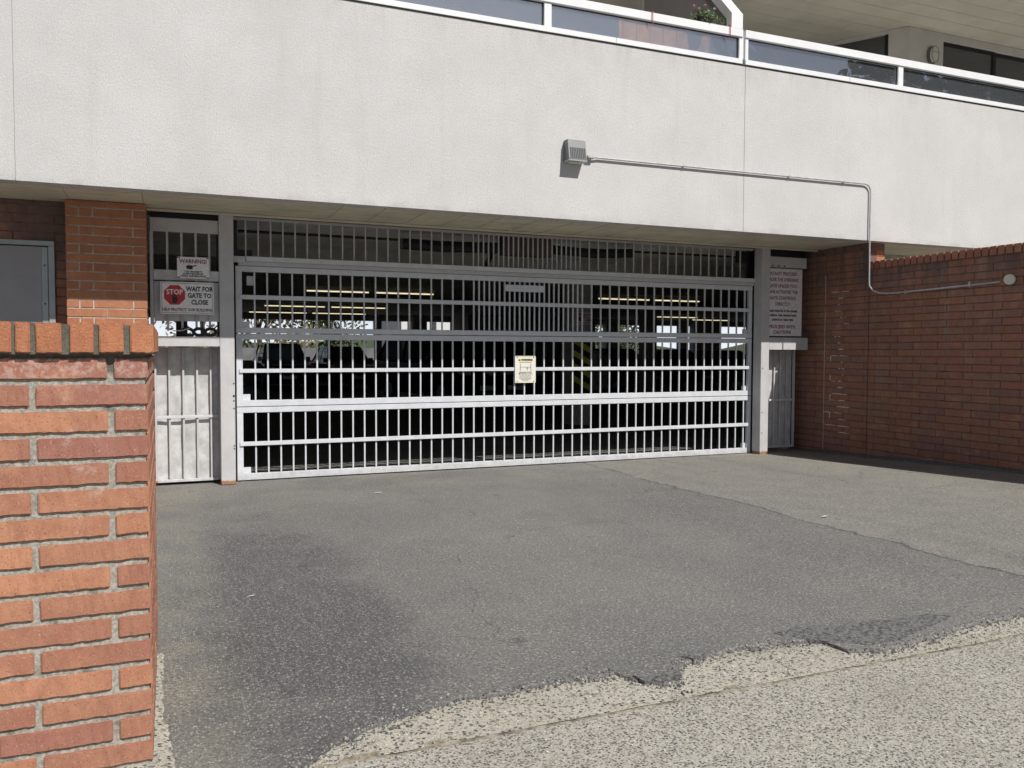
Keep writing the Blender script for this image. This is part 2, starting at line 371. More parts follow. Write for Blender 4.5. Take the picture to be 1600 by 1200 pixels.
M_leaf2 = plain('dry_foliage', (.24, .21, .12), .7, var=.5, scale=3)
M_bark = plain('bark', (.09, .07, .05), .9, var=.3)
M_grav = plain('grit', (.30, .28, .24), .9, var=.4, scale=50)

# ------------------------------------------------------------------ ground heights
def sst(x): x = max(0, min(1, x)); return x*x*(3-2*x)
def gz(x, y):
    return .040*max(0, min(9.2, 9.2)-max(y, 1.0))*sst((x-3.5)/4.9) if y < 9.2 else 0.0
# edge of the asphalt against the concrete (world X, Y)
EDGE = [(-3, 2.6), (-1, 2.65), (0.2, 2.72), (.46, 2.86), (.64, 3.01), (.86, 3.08), (1.09, 3.15), (1.3, 3.12), (1.46, 3.15), (1.80, 3.14), (1.84, 3.03), (1.93, 2.95), (2.03, 2.98), (2.08, 3.10), (2.41, 3.18), (2.7, 3.17), (2.92, 3.13), (2.95, 2.96), (3.06, 2.90), (3.36, 2.92), (3.51, 2.94), (3.81, 2.99), (4.18, 2.98), (5, 2.99), (7, 3.0), (14, 3.0)]
def edge_y(x):
    for a, b in zip(EDGE, EDGE[1:]):
        if a[0] <= x <= b[0]:
            t = (x-a[0])/(b[0]-a[0]); y = a[1]+(b[1]-a[1])*t; break
    else: y = 3.0
    return y+.030*noise.noise((x*9, 3, 0))+.016*noise.noise((x*31, 7, 0))+.007*noise.noise((x*90, 1, 0))
xs = []; x = -3.0
while x < 14: xs.append(x); x += .010 if -.5 < x < 5.5 else .08
vv = [0, .0015, .004, .008, .015, .025, .04, .06, .09, .13, .18, .24, .31, .39, .48, .58, .69, .8, .9, 1]
mb = MB(); nv = len(vv)+1
vs = []
for x in xs:
    ye = edge_y(x)
    vs.append((x, ye-.004, gz(x, ye)-.030))
    for k, t in enumerate(vv):
        y = ye+(9.55-ye)*t
        z = gz(x, y)+.004*noise.noise((x*1.5, y*1.5, 0))*(1 if y < 8.6 else 0)
        z += .004*noise.noise((x*6, y*6, 5))*sst((3.9-y)/.6)
        if k == 0: z -= .006
        vs.append((x, y, z))
fs = [(i*nv+k, (i+1)*nv+k, (i+1)*nv+k+1, i*nv+k+1) for i in range(len(xs)-1) for k in range(nv-1)]
o = mb.add(vs, fs).build('driveway', M_asphalt, recalc=False); tag(o, 'worn grey asphalt driveway in front of the gate', kind='structure')
def sheet(name, x0, x1, y0, y1, nx, ny, zf, mat, label):
    vs = [(x0+(x1-x0)*i/nx, y0+(y1-y0)*j/ny, 0) for j in range(ny+1) for i in range(nx+1)]
    vs = [(a, b_, zf(a, b_)) for a, b_, _ in vs]
    fs = [(j*(nx+1)+i, j*(nx+1)+i+1, (j+1)*(nx+1)+i+1, (j+1)*(nx+1)+i) for j in range(ny) for i in range(nx)]
    o = MB().add(vs, fs).build(name, mat, recalc=False); tag(o, label, kind='structure'); return o
JY = lambda x: 2.80+.012*noise.noise((x*2, 0, 9))
sheet('pavement', -6, 14, -4, 2.79, 100, 60, lambda x, y: gz(x, y)-.012, M_agg, 'exposed aggregate concrete pavement')
gz2 = lambda x, y: gz(x, y)-.014+.003*noise.noise((x*7, y*7, 2))-.012*sst((y-3.05)/.3)
sheet('gutter_strip', -6, 14, 2.815, 3.60, 1400, 24, gz2, M_gut, 'pale worn concrete strip between asphalt and pavement')
sheet('ground', -400, 500, -400, 900, 10, 10, lambda x, y: -.25, M_concd, 'ground around the building')
sheet('joint_dirt', -6, 14, 2.75, 2.85, 300, 2, lambda x, y: gz(x, y)-.0165+.009*noise.noise((x*9, y*9, 2)), M_soil, 'dirt filled joint in the pavement')
def patch(pts, name='tar_patch', dz=.005, label=''):
    q = []
    for i in range(len(pts)):
        a = pts[i]; b_ = pts[(i+1) % len(pts)]
        for k in range(7):
            t = k/7; x = a[0]+(b_[0]-a[0])*t; y = a[1]+(b_[1]-a[1])*t
            x += .028*noise.noise((x*14, y*14, 1)); y += .022*noise.noise((x*14, y*14, 4)); q.append((x, y))
    cx = sum(a for a, _ in q)/len(q); cy = sum(b_ for _, b_ in q)/len(q)
    vs = [(cx, cy, gz(cx, cy)+dz)]+[(x, y, gz(x, y)+dz-.0005) for x, y in q]+[(x, y, gz(x, y)-.02) for x, y in q]
    n = len(q); fs = [(0, 1+i, 1+(i+1) % n) for i in range(n)]+[(1+i, 1+n+i, 1+n+(i+1) % n, 1+(i+1) % n) for i in range(n)]
    o = MB().add(vs, fs).build(name, M_tar, recalc=True); tag(o, label, 'asphalt patch'); return o
patch([(2.78, 3.27), (2.95, 3.30), (3.12, 3.22), (3.30, 3.25), (3.50, 3.19), (3.74, 3.20), (3.86, 3.12), (3.50, 3.02), (3.36, 2.975), (3.10, 2.96), (2.97, 3.05), (2.80, 3.20)], label='long dark tar patch at the right end of the asphalt edge')
patch([(1.84, 3.06), (1.96, 3.03), (2.05, 3.05), (2.02, 2.98), (1.93, 2.955), (1.86, 2.99)], dz=.006, label='small rounded tar lump bulging onto the concrete strip')
patch([(2.17, 3.17), (2.28, 3.19), (2.30, 3.15), (2.20, 3.13)], dz=.006, label='tiny dark tar spot at the middle of the asphalt edge')

# ------------------------------------------------------------------ bricks
def jit_brick(L_, D, Hh, seed, near=False):
    """brick centred on x,y, sitting on z=0 ; front face at -y"""
    rnd = random.Random(seed); bm = bmesh.new()
    bmesh.ops.create_cube(bm, size=1)
    for v in bm.verts: v.co = Vector((v.co.x*L_, v.co.y*D, (v.co.z+.5)*Hh))
    if near:
        bmesh.ops.bevel(bm, geom=bm.edges[:], offset=.0035, segments=2, affect='EDGES')
        ed = [e for e in bm.edges if abs(e.verts[0].co.x-e.verts[1].co.x) > .5*L_]
        bmesh.ops.subdivide_edges(bm, edges=ed, cuts=22 if L_ > .2 else 9)
        for v in bm.verts:
            c = v.co; s = seed*13.7
            v.co += Vector((noise.noise((c.z*60, c.y*60, s)), noise.noise((c.x*50, c.z*50, s+3)), noise.noise((c.x*45, c.y*30, s+9))+.7*noise.noise((c.x*130, c.y*30, s+5))))*.0026
    else:
        for v in bm.verts: v.co += Vector([rnd.uniform(-1, 1)*.0014 for _ in range(3)])
        bmesh.ops.bevel(bm, geom=bm.edges[:], offset=.0025, segments=1, affect='EDGES')
    me = bpy.data.meshes.new('brick'); bm.to_mesh(me); bm.free(); return me
CACHE = {}
def brick(parent, mat, key, L_, D, Hh, loc, rz=0, near=False):
    k = (mat.name, round(L_, 3), round(D, 3), round(Hh, 3), random.randrange(8 if near else 3))
    if k not in CACHE:
        me = jit_brick(L_, D, Hh, hash(k[4])*7+int(L_*1000) % 97, near); me.materials.append(mat); CACHE[k] = me
    o = bpy.data.objects.new('brick', CACHE[k]); COL.objects.link(o); o.parent = parent
    o.location = loc; o.rotation_euler = (random.uniform(-.004, .004), random.uniform(-.003, .003), rz+random.uniform(-.003, .003))
    return o
def runs(a, b, full, head, jt, start_head):
    """course from a to b (any order): list of (centre, length), one third bond"""
    out = []; s = 1 if b > a else -1; p = a; first = True
    while s*(b-p) > .03:
        l = head if (first and start_head) else full
        if s*(b-p) < l+.03: l = abs(b-p)
        out.append((p+s*l/2, l)); p += s*(l+jt); first = False
    return out

# --- near left wall, L shaped
JN = .020; FULLN = .325; HEADN = .101; BH = .0675
wl = empty('brick_wall', (-.062, 2.995, 0), 'low orange brick wall with upright brick coping in the left foreground', 'wall')
o0 = Vector(wl.location)
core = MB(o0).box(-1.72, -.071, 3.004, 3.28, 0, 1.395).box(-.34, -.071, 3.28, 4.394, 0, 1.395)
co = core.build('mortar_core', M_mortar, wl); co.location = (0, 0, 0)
for k in range(16):
    zb = 1.314-.0858*k
    if zb < 0: zb = .0
    for c, l in runs(-.062, -1.7, FULLN, HEADN, JN, k % 2 == 0):
        brick(wl, M_brick_near, 'n', l, .10, BH, Vector((c, 2.995+.05, zb))-o0, near=True)
    for c, l in runs(3.10+JN*.6, 4.40, FULLN, HEADN, JN*.6, k % 2 == 1):
        brick(wl, M_brick_near, 's', l, .10, BH, Vector((-.062-.05, c, zb))-o0, math.pi/2, near=True)
xe = -.042; ws = [.070, .071, .067, .071, .040, .034, .07, .07, .07, .07, .07, .07, .07, .07, .07, .07, .07]
g = [.020, .016, .024, .016, .011, .015]+[.018]*12
px = xe
for w_, gg in zip(ws, g):
    if px-w_ < -1.72: break
    brick(wl, M_brick_cap, 'c', w_, .30, .097, Vector((px-w_/2, 2.968+.15, 1.398))-o0, near=True); px -= w_+gg
py = 3.298
while py+.07 < 4.42:
    brick(wl, M_brick_cap, 'c2', .072, .33, .097, Vector((-.042-.165, py+.036, 1.398))-o0, math.pi/2, near=True); py += .092
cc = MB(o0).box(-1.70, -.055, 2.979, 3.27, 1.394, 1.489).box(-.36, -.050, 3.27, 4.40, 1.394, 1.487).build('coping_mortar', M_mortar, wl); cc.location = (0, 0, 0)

fo_ = MB(o0).box(-1.75, -.045, 2.93, 3.02, -.05, .014).build('footing', M_gut, wl); fo_.location = (0, 0, 0)
st_ = MB(); q = []
for i in range(121):
    y_ = 2.70+1.4*i/120; wd = (.025+.055*sst((3.6-y_)/.9))*(1+.5*noise.noise((y_*9, 2, 2)))+.012*noise.noise((y_*40, 2, 2))
    q += [(-.065, y_, .012), (-.06+wd*.6, y_, .010), (-.06+max(.01, wd), y_, .0015)]
st_.add(q, [(3*i+k, 3*i+k+1, 3*i+k+4, 3*i+k+3) for i in range(120) for k in range(2)])
tag(st_.build('wall_foot', M_gut, recalc=True), kind='structure')

# --- left pilaster and recess wall
JP = .012; FULLP = .335; HEADP = .103; BHP = .074
pl = empty('brick_pillar', (-.52, 8.9, 0), 'orange brick pillar between the metal door and the gate side panel', 'pillar')
o1 = Vector(pl.location)
c_ = MB(o1).box(-.862, -.181, 8.781, 9.30, 0, 2.808).build('mortar_core', M_mortar_pil, pl); c_.location = (0, 0, 0)
for k in range(33):
    zb = .003+.0858*k
    if zb > 2.79: break
    if k % 2 == 0: segs = [(-.6953, .341), (-.3485, .341)]
    else: segs = [(-.814, .104), (-.6975, .105), (-.4675, .331), (-.2315, .113)]
    for c, l in segs: brick(pl, M_brick_pil, 'p', l, .10, min(BHP, 2.806-zb), Vector((c, 8.775+.05, zb))-o1)
    for c, l in runs(8.89, 9.29, .19, .19, .01, False):
        brick(pl, M_brick_pil, 'ps', l, .10, min(BHP, 2.806-zb), Vector((-.225, c, zb))-o1, math.pi/2)
rw = empty('brick_wall', (-1.5, 8.98, 0), 'recessed shaded brick wall around the grey metal door', 'wall')
o2 = Vector(rw.location)
DX0, DX1, DT = -2.05, -.975, 2.43
c_ = MB(o2).box(-5, DX0, 8.976, 9.2, 0, 2.808).box(DX1, -.864, 8.976, 9.2, 0, 2.808).box(DX0, DX1, 8.976, 9.2, DT, 2.808).build('mortar_core', M_mortar_wall, rw); c_.location = (0, 0, 0)
rest = MB()
for k in range(33):
    zb = .03+.0858*k
    if zb+BHP > 2.808: break
    for c, l in runs(-.866, -4.9, FULLP, HEADP, JP, k % 2 == 0):
        a, b = c-l/2, c+l/2
        pieces = [(a, b)]
        if zb < DT:
            pieces = []
            if b > DX1: pieces.append((max(a, DX1), b))
            if a < DX0: pieces.append((a, min(b, DX0)))
            if zb+BHP > DT: pieces = [p for p in pieces]
        for a, b in pieces:
            if b-a < .02: continue
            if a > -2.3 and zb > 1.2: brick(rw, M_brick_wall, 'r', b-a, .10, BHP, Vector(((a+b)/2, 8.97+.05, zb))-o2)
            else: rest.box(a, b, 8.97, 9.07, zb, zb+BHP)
ro = rest.build('brick_course', M_brick_wall, rw, bevel=.002); ro['kind'] = 'stuff'
ro.location = -o2
dr = empty('metal_door', (-1.5, 8.97, 0), 'flat grey metal door in a pale steel frame behind the near brick wall', 'door')
def P(name, mat, root, *b, bevel=0):
    o = MB(root.location).box(*b).build(name, mat, root, bevel); o.location = (0, 0, 0); return o
P('door_leaf', M_door, dr, DX0+.05, -1.09, 8.955, 9.0, .02, 2.375)
P('frame', M_frame, dr, DX0, DX1-.002, 8.93, 8.975, 2.385, 2.43, bevel=.003)
P('frame', M_frame, dr, -1.03, DX1-.002, 8.93, 8.975, 0, 2.383, bevel=.003)
P('frame', M_frame, dr, DX0, DX0+.05, 8.93, 8.975, 0, 2.383, bevel=.003)
P('hinge_strip', M_frame, dr, -1.088, -1.036, 8.945, 8.975, .02, 2.374, bevel=.002)
for z in (1.0, 1.4, 1.84, 2.20):
    MB(dr.location).tube([(-1.062, 8.945, z), (-1.062, 8.937, z)], .008).build('screw', M_darksteel, dr).location = (0, 0, 0)

# --- right side: pier and low wall on the plane X = 8.36
XR = 8.36
pr = empty('brick_pier', (8.5, 8.7, 0), 'tall shaded brick pier beside the right end of the gate', 'pillar')
o3 = Vector(pr.location)
c_ = MB(o3).box(XR+.006, 8.62, 8.136, 9.60, -.2, 2.808).build('mortar_core', M_mortar_wall, pr); c_.location = (0, 0, 0)
zrows = [2.465-.086*(k+1)+JP for k in range(-5, 30)]
for r_, zb in enumerate(zrows):
    if zb+BHP > 2.806 or zb < -.12: continue
    h = r_ % 2 == 0
    for c, l in runs(9.56, 8.905, .30 if h else .19, .10 if not h else .17, .012, True):
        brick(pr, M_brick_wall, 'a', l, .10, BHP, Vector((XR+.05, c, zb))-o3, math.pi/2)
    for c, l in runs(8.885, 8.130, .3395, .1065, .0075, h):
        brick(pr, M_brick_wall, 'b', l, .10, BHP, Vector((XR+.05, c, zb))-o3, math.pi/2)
    if zb > 2.4:
        for c, l in ((XR+.1+JP+.07, .135),) if h else ((XR+.1+JP+.075, .14),):
            brick(pr, M_brick_pil, 'f', l, .10, BHP, Vector((c, 8.13+.05, zb))-o3)
j = MB(o3)
o = MB(o3).box(XR-.0005, XR+.01, 8.889, 8.900, .05, 2.45).build('control_joint', M_mortar_pil, pr); o.location = (0, 0, 0)
for r_, zb in enumerate(zrows):
    if .25 < zb < 2.3 and random.random() < .9:
        yy = 8.58+.16*noise.noise((r_*.37, 0, 0))+random.uniform(-.05, .05); ww = .03+.16*random.random()**2+(.10 if zb < .9 else 0)
        for q_ in range(random.choice((1, 1, 2))):
            hh = random.uniform(.7, 1.3)*(JP-.003); yy += q_*(ww+.03)
            j.prism([(XR-.0015, yy-ww*.5, zb-JP+.002), (XR-.0015, yy+ww*.45, zb-JP+.002), (XR-.0015, yy+ww*.5, zb-JP+.002+hh*.6), (XR-.0015, yy+ww*.1, zb-JP+.002+hh), (XR-.0015, yy-ww*.5, zb-JP+.002+hh*.5)], (.009, 0, 0))
        if r_ % 3 == 0 and zb < 1.4: j.box(XR-.0012, XR+.008, 8.774, 8.782, zb, zb+BHP)
o = j.build('white_mortar', M_salt, pr); o.location = (0, 0, 0); o['kind'] = 'stuff'

lw = empty('brick_wall', (8.5, 6, 0), 'long low brick boundary wall in shade on the right with brick on edge coping', 'wall')
o4 = Vector(lw.location)
c_ = MB(o4).box(XR+.006, 8.60, 1.2, 8.124, -.2, 2.462).build('mortar_core', M_mortar_wall, lw); c_.location = (0, 0, 0)
rest = MB()
for r_, zb in enumerate(zrows):
    if zb+BHP > 2.47 or zb < -.12: continue
    for c, l in runs(8.118, 1.3, .3395, .1065, .0075, r_ % 2 == 1):
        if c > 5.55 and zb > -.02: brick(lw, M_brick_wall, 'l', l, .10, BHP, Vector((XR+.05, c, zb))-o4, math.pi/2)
        else: rest.box(XR, XR+.1, c-l/2, c+l/2, zb, zb+BHP)
y = 8.118
while y > 1.3:
    if y > 5.4: brick(lw, M_brick_cap2, 'cp', .080, .28, .097, Vector((8.328+.14, y-.041, 2.467))-o4, math.pi/2)
    else: rest.box(8.335, 8.615, y-.082, y, 2.467, 2.564)
    y -= .0945
P('coping_mortar', M_mortar_wall, lw, 8.343, 8.607, 1.3, 8.118, 2.462, 2.552)
ro = rest.build('brick_course', M_brick_wall, lw, bevel=.002); ro['kind'] = 'stuff'; ro.location = -o4
# rough asphalt fillet along the wall foot
f = MB(); n = 160
pts = []
for i in range(n+1):
    y = 9.5-(9.5-2.5)*i/n; q = .10+.05*noise.noise((y*2, 1, 1))+.02*noise.noise((y*11, 1, 1))
    zt = gz(8.3, y)+.035+.02*noise.noise((y*3, 4, 4)); pts += [(XR+.01, y, zt), (XR-q*.5, y, zt-.012), (XR-q, y, gz(8.2, y)-.004)]
f.add(pts, [(3*i+k, 3*i+k+1, 3*i+k+4, 3*i+k+3) for i in range(n) for k in range(2)])
o = f.build('wall_foot', M_tar); tag(o, kind='structure')

# ------------------------------------------------------------------ building: stucco parapet, soffit, slab
bd = empty('apartment_building', (3, 9, 0), 'pale stucco apartment building with balconies above the parking gate', 'building')
def B(name, mat, *b, bevel=0): return P(name, mat, bd, *b, bevel=bevel)
for a, b_ in ((-7, -1.153), (-1.149, 6.258), (6.262, 18)): B('stucco_panel', M_stucco, a, b_, 8.0, 8.18, 2.812, 4.74, bevel=.0015)
B('panel_joint', M_joint, -6.9, 17.9, 8.006, 8.17, 2.83, 4.72)
B('floor_slab', M_whitewall, -7, 18, 8.185, 10.0, 3.95, 4.10)
B('floor_slab', M_conc, -7, 30, 10.0, 34.2, 2.98, 3.3)
B('edge_beam', M_conc, -7, 18, 8.185, 8.40, 2.87, 3.94)
# soffit strips
edges = [8.03+.1*i for i in range(11)]
for i in range(10):
    for a, b_ in ((-7, -4.6), (-4.595, -2.2), (-2.195, -.835), (-.83, -.20), (-.195, 2.6), (2.605, 5.4), (5.405, 8.36), (8.365, 11.2), (11.205, 14.5), (14.505, 18)):
        if edges[i] > 8.85 and b_ <= -.2 and edges[i] > 8.9: pass
        B('soffit_board', M_soffit, a, b_, edges[i], edges[i]+.086, 2.813+random.uniform(0, .003), 2.826)
M_soffd = plain('soffit_groove', (.20, .18, .135), .7)
B('soffit_backing', M_soffd, -7, 18, 8.19, 9.60, 2.829, 2.86)
M_soffr = plain('rear_soffit_board', (.33, .33, .29), .8, var=.3, scale=9)
B('soffit_rear', M_soffr, 8.65, 18, 9.035, 10.0, 2.815, 2.828)
B('soffit_rear', M_soffit, -7, -.2, 9.035, 9.6, 2.815, 2.828)
B('side_wall', M_whitewall, 8.64, 30, 10.0, 10.2, -.2, 2.97)
B('ceiling_trim', M_soffit, -.18, 8.34, 9.03, 9.06, 2.79, 2.813)
for X_ in [1.6+.42*i for i in range(9)]: B('soffit_clip', M_soffit, X_, X_+.022, 8.04, 9.02, 2.8075, 2.8115)
# upper storey
B('ceiling_slab', M_conc, -7, 18, 8.0, 13.2, 6.60, 6.9)
for i in range(13):
    y0 = 8.02+.30*i
    for a, b_ in ((6.25, 10.0), (10.005, 13.6), (13.605, 18), (-7, -1.5), (-1.495, 2.4), (2.405, 6.1)):
        B('ceiling_board', M_soffit2, a, b_, y0, y0+.292, 6.555+random.uniform(0, .002), 6.575)
B('wall', M_whitewall, -7, 6.1, 10.05, 10.25, 4.1, 6.55)
B('wall', M_whitewall, 6.3, 9.5, 12.6, 12.8, 4.1, 6.55)
B('wall', M_whitewall, 10.89, 11.64, 9.88, 10.08, 4.1, 6.55)
B('wall', M_whitewall, 11.64, 18, 9.88, 10.08, 6.44, 6.55)
P0 = Vector((10.885, 9.88)); dd = Vector((-.537, .843)); nn = Vector((-.843, -.537))
def diag(name, mat, s0, s1, z0, z1, d0=0, d1=.18):
    a = P0+dd*s0-nn*d0; b_ = P0+dd*s1-nn*d0; c = P0+dd*s1-nn*d1; d = P0+dd*s0-nn*d1
    o = MB(bd.location).prism([(q.x, q.y, z0) for q in (a, b_, c, d)], (0, 0, z1-z0)).build(name, mat, bd); o.location = (0, 0, 0); return o
diag('wall', M_whitewall, 0, .30, 4.1, 6.55); diag('wall', M_whitewall, 2.5, 3.3, 4.1, 6.55); diag('wall', M_whitewall, .30, 2.5, 6.50, 6.55)
M_int = plain('room_dark', (.05, .048, .045), .9)
w1 = diag('window', M_darksteel, .30, .36, 4.1, 6.50, .04, .12)
w1 = MB(bd.location)
def win_flat(x0, x1, y, z0, z1):
    fr = MB(bd.location)
    for b_ in ((x0, x1, y, y+.06, z1-.05, z1), (x0, x0+.05, y, y+.06, z0, z1-.05), (x1-.05, x1, y, y+.06, z0, z1-.05)): fr.box(*b_)
    fo = fr.build('window', M_darksteel, bd); fo.location = (0, 0, 0)
    g_ = MB().box(x0+.05, x1-.05, y+.02, y+.03, z0, z1-.05).build('pane', M_winglass, fo); g_.location = -Vector(bd.location)
    return fo
win_flat(11.64, 12.9, 9.93, 4.1, 6.44); win_flat(12.9, 14.9, 9.95, 4.1, 6.44); win_flat(14.9, 17.9, 9.93, 4.1, 6.44)
diag('window_glass', M_winglass, .36, 2.5, 4.1, 6.50, .07, .075); diag('window', M_darksteel, 1.40, 1.46, 4.1, 6.50, .04, .12)
B('room_wall', M_int, 10.9, 18, 11.4, 11.5, 4.1, 6.55)
# blinds behind the first flat window
for k in range(26): B('blind_slat', M_int, 11.75, 12.8, 10.02, 10.035, 4.4+.075*k, 4.4+.075*k+.05)
B('balcony_floor', M_whitewall, -7, 18, 10.0, 13, 3.95, 4.10)

# balcony railing
rl = empty('balcony_railing', (3, 8.05, 4.74), 'white framed balcony railing with blue grey glass along the top of the stucco', 'railing')
def RL(name, mat, *b, bevel=0): return P(name, mat, rl, *b, bevel=bevel)
posts = [-3.65, -1.2, 1.25, 3.68, 6.17, 8.65, 11.12, 13.6, 16.0]
for i, a in enumerate(posts):
    RL('post', M_white, a, a+.085 if a != 6.17 else a+.06, 8.0, 8.07, 4.803, 5.05, bevel=.003)
for a, b_ in ((-7, 4.53), (4.534, 6.21), (6.25, 7.83), (7.834, 12.5), (12.504, 18)): RL('bottom_rail', M_white, a, b_, 7.985, 8.085, 4.742, 4.800, bevel=.003)
RL('flashing', M_darksteel, -7, 18, 7.995, 8.10, 4.728, 4.7405)
for a, b_ in ((-7, 6.215), (6.25, 18)): RL('top_rail', M_white, a, b_, 7.985, 8.085, 5.05, 5.14, bevel=.004)
RL('post', M_white, 6.255, 6.30, 8.0, 8.07, 4.803, 5.049, bevel=.003)
pp = [-7]+posts
for i in range(len(pp)):
    a = pp[i]+(.085 if i else 0); b_ = pp[i+1] if i+1 < len(pp) else 18
    if abs(pp[i]-6.17) < .01: a = 6.302
    RL('glass_pane', M_glass, a+.004, b_-.004, 8.03, 8.038, 4.801, 5.049)
    RL('gasket', M_black, a, b_, 8.022, 8.046, 5.0405, 5.0495)
    RL('gasket', M_black, b_-.012, b_-.0005, 8.022, 8.046, 4.801, 5.040)
# divider between balconies
dv = empty('balcony_divider', (6.15, 8.3, 5.1), 'white framed privacy divider with sloping top rising from the railing', 'divider')
def YZ(name, mat, x0, x1, pts):
    o = MB(dv.location).prism([(x0, y, z) for y, z in pts], (x1-x0, 0, 0)).build(name, mat, dv, bevel=.003); o.location = (0, 0, 0); return o
YZ('frame', M_white, 6.05, 6.21, [(7.99, 5.142), (7.99, 5.31), (9.1, 6.54), (9.2, 6.50), (8.09, 5.27), (8.09, 5.142)])
YZ('panel', M_door, 6.11, 6.14, [(8.095, 4.2), (8.095, 5.26), (9.25, 6.53), (10.0, 6.53), (10.0, 4.2)])
YZ('inner_frame', M_lampbody, 6.075, 6.109, [(8.095, 4.2), (8.095, 5.26), (9.22, 6.50), (9.28, 6.46), (8.155, 5.23), (8.155, 4.2)])
# planter box of cedar boards inside the glass
pb = empty('wooden_planter', (5.4, 8.25, 4.6), 'orange cedar board planter behind the balcony glass under the flower pot', 'planter')
x = 4.78
while x < 5.95: P('board', M_wood, pb, x, x+.172, 8.27, 8.295, 4.55, 5.12+random.uniform(-.004, .004), bevel=.003); x += .178
P('rail', M_wood, pb, 4.72, 4.765, 8.26, 8.30, 4.12, 5.12, bevel=.003); P('rail', M_wood, pb, 6.0, 6.045, 8.26, 8.30, 4.12, 5.12, bevel=.003)
P('back_board', M_wood, pb, 4.78, 6.0, 8.30, 8.60, 4.55, 4.60)
# hanging pot
hp = empty('flower_pot', (5.78, 8.18, 5.13), 'black pot with small pink and white flowers on the balcony rail', 'flower pot')
MB().tube([(0, 0, -.03), (0, 0, .05), (0, 0, .115), (0, 0, .125)], [.075, .09, .105, .108], 14).build('pot', M_black, hp)
lf = MB()
for i in range(420):
    a = random.uniform(0, 6.28); r_ = random.uniform(0, .20)**.8*.9; h_ = .10+random.uniform(0, .16)*(1-r_*2.2)-.05*(r_ > .13)
    c = Vector((math.cos(a)*r_, math.sin(a)*r_, h_)); u = Vector([random.uniform(-1, 1) for _ in range(3)]).normalized()*.018; v_ = u.cross(Vector([random.uniform(-1, 1) for _ in range(3)])).normalized()*.008
    lf.add([c-u, c+v_, c+u, c-v_], [(0, 1, 2, 3)])
M_pleaf = plain('pot_leaves', (.10, .16, .05), .6, var=.4, scale=40)
o = lf.build('leaves', M_pleaf, hp, recalc=False); o['kind'] = 'stuff'
for i, (dx, dz) in enumerate(((-.15, .24), (.13, .25), (-.08, .22), (.05, .21), (.0, .27))):
    MB().tube([(dx, -.05, dz-.014), (dx, -.05, dz), (dx, -.05, dz+.01)], [.006, .020, .004], 7).build('flower', M_signw if i % 2 else plain('petal', (.7, .3, .35), .6), hp)
for X_ in (4.98, 6.02):
    hk = MB(); hk.tube([(X_, 7.975, 5.00), (X_, 7.968, 5.06), (X_, 7.972, 5.15), (X_+.01, 8.02, 5.165), (X_+.01, 8.1, 5.14)], .005, 6)
    o = hk.build('plastic_tie', M_red); tag(o, 'thin red tie round the top rail, ' + ('left of the flower pot' if X_ < 5.5 else 'right of the flower pot beside the divider'), 'tie', 'red ties on the balcony rail')
# bulkhead light on balcony wall
bl = empty('wall_light', (11.36, 9.87, 6.15), 'oval caged bulkhead light on the upper balcony wall between the windows', 'wall light')
ov = [(.09*math.cos(t), .15*math.sin(t)) for t in [i*math.pi/10 for i in range(20)]]
MB().prism([(a, -.03, b_) for a, b_ in ov], (0, .035, 0)).build('back_plate', M_lampbody, bl, bevel=.004)
MB().prism([(a*.78, -.09, b_*.8) for a, b_ in ov], (0, .06, 0)).build('lens', M_signc, bl, bevel=.02)
MB().tube([(a*.85, -.085, b_*.86) for a, b_ in ov+ov[:1]], .008, 6).build('cage_ring', M_frame, bl)
MB().tube([(-.09, -.095, .03), (.09, -.095, .03)], .006, 6).build('cage_bar', M_frame, bl)

# ------------------------------------------------------------------ wall pack lamp + conduit on the stucco
wp = empty('wall_lamp', (4.02, 8.0, 3.53), 'grey louvred wall lamp on the stucco above the gate', 'wall lamp')
W2, D2 = .108, .125
MB().prism([(-W2, 0, .11), (-W2, -.078, .11), (-W2, -.086, .104), (-W2, -D2, -.105), (-W2, 0, -.105)], (2*W2, 0, 0)).build('housing', M_lampbody, wp, bevel=.005)
P('housing_lip', M_frame, wp, 4.02-W2-.002, 4.02+W2+.002, 8.0-D2-.004, 8.0-.005, 3.53-.125, 3.53-.106, bevel=.003)
for i in range(9):
    xx = -W2+.024+i*.0205
    MB().prism([(xx, -.1050, .022), (xx, -.1262, -.092), (xx, -.115, -.092), (xx, -.096, .022)], (.0125, 0, 0)).build('louvre_slot', M_black, wp)
MB().box(-.07, .07, -.09, -.02, -.130, -.1255).build('lens', M_signc, wp)
cd = empty('conduit', (6.1, 7.97, 3.49), 'thin grey electrical conduit running from the lamp the stucco to the low wall', 'conduit')
r_ = .0105; Yc = 7.975
path = [(4.14, Yc-.02, 3.485), (4.25, Yc-.01, 3.488), (4.32, Yc, 3.490), (8.08, Yc, 3.512), (8.13, Yc, 3.507), (8.17, Yc, 3.485), (8.192, Yc, 3.445), (8.195, Yc, 3.40), (8.195, Yc, 2.80), (8.20, Yc, 2.32), (8.205, Yc, 2.24), (8.235, Yc-.03, 2.18), (8.28, Yc-.09, 2.148), (8.31, Yc-.17, 2.138), (8.33, Yc-.30, 2.136), (8.333, 7.0, 2.15), (8.333, 6.28, 2.170)]
o = MB(cd.location).tube(path, r_, 8).build('pipe', M_conduit, cd, smooth=True); o.location = (0, 0, 0)
for (a, b_, c) in ((5.4, Yc, 3.495), (6.9, Yc, 3.504), (7.75, Yc, 3.509)):
    P('clamp', M_conduit, cd, a, a+.012, b_-.0125, 8.0, c-.014, c+.014, bevel=.002)
P('coupling', M_conduit, cd, 4.17, 4.25, Yc-.035, Yc+.01, 3.468, 3.503, bevel=.006)
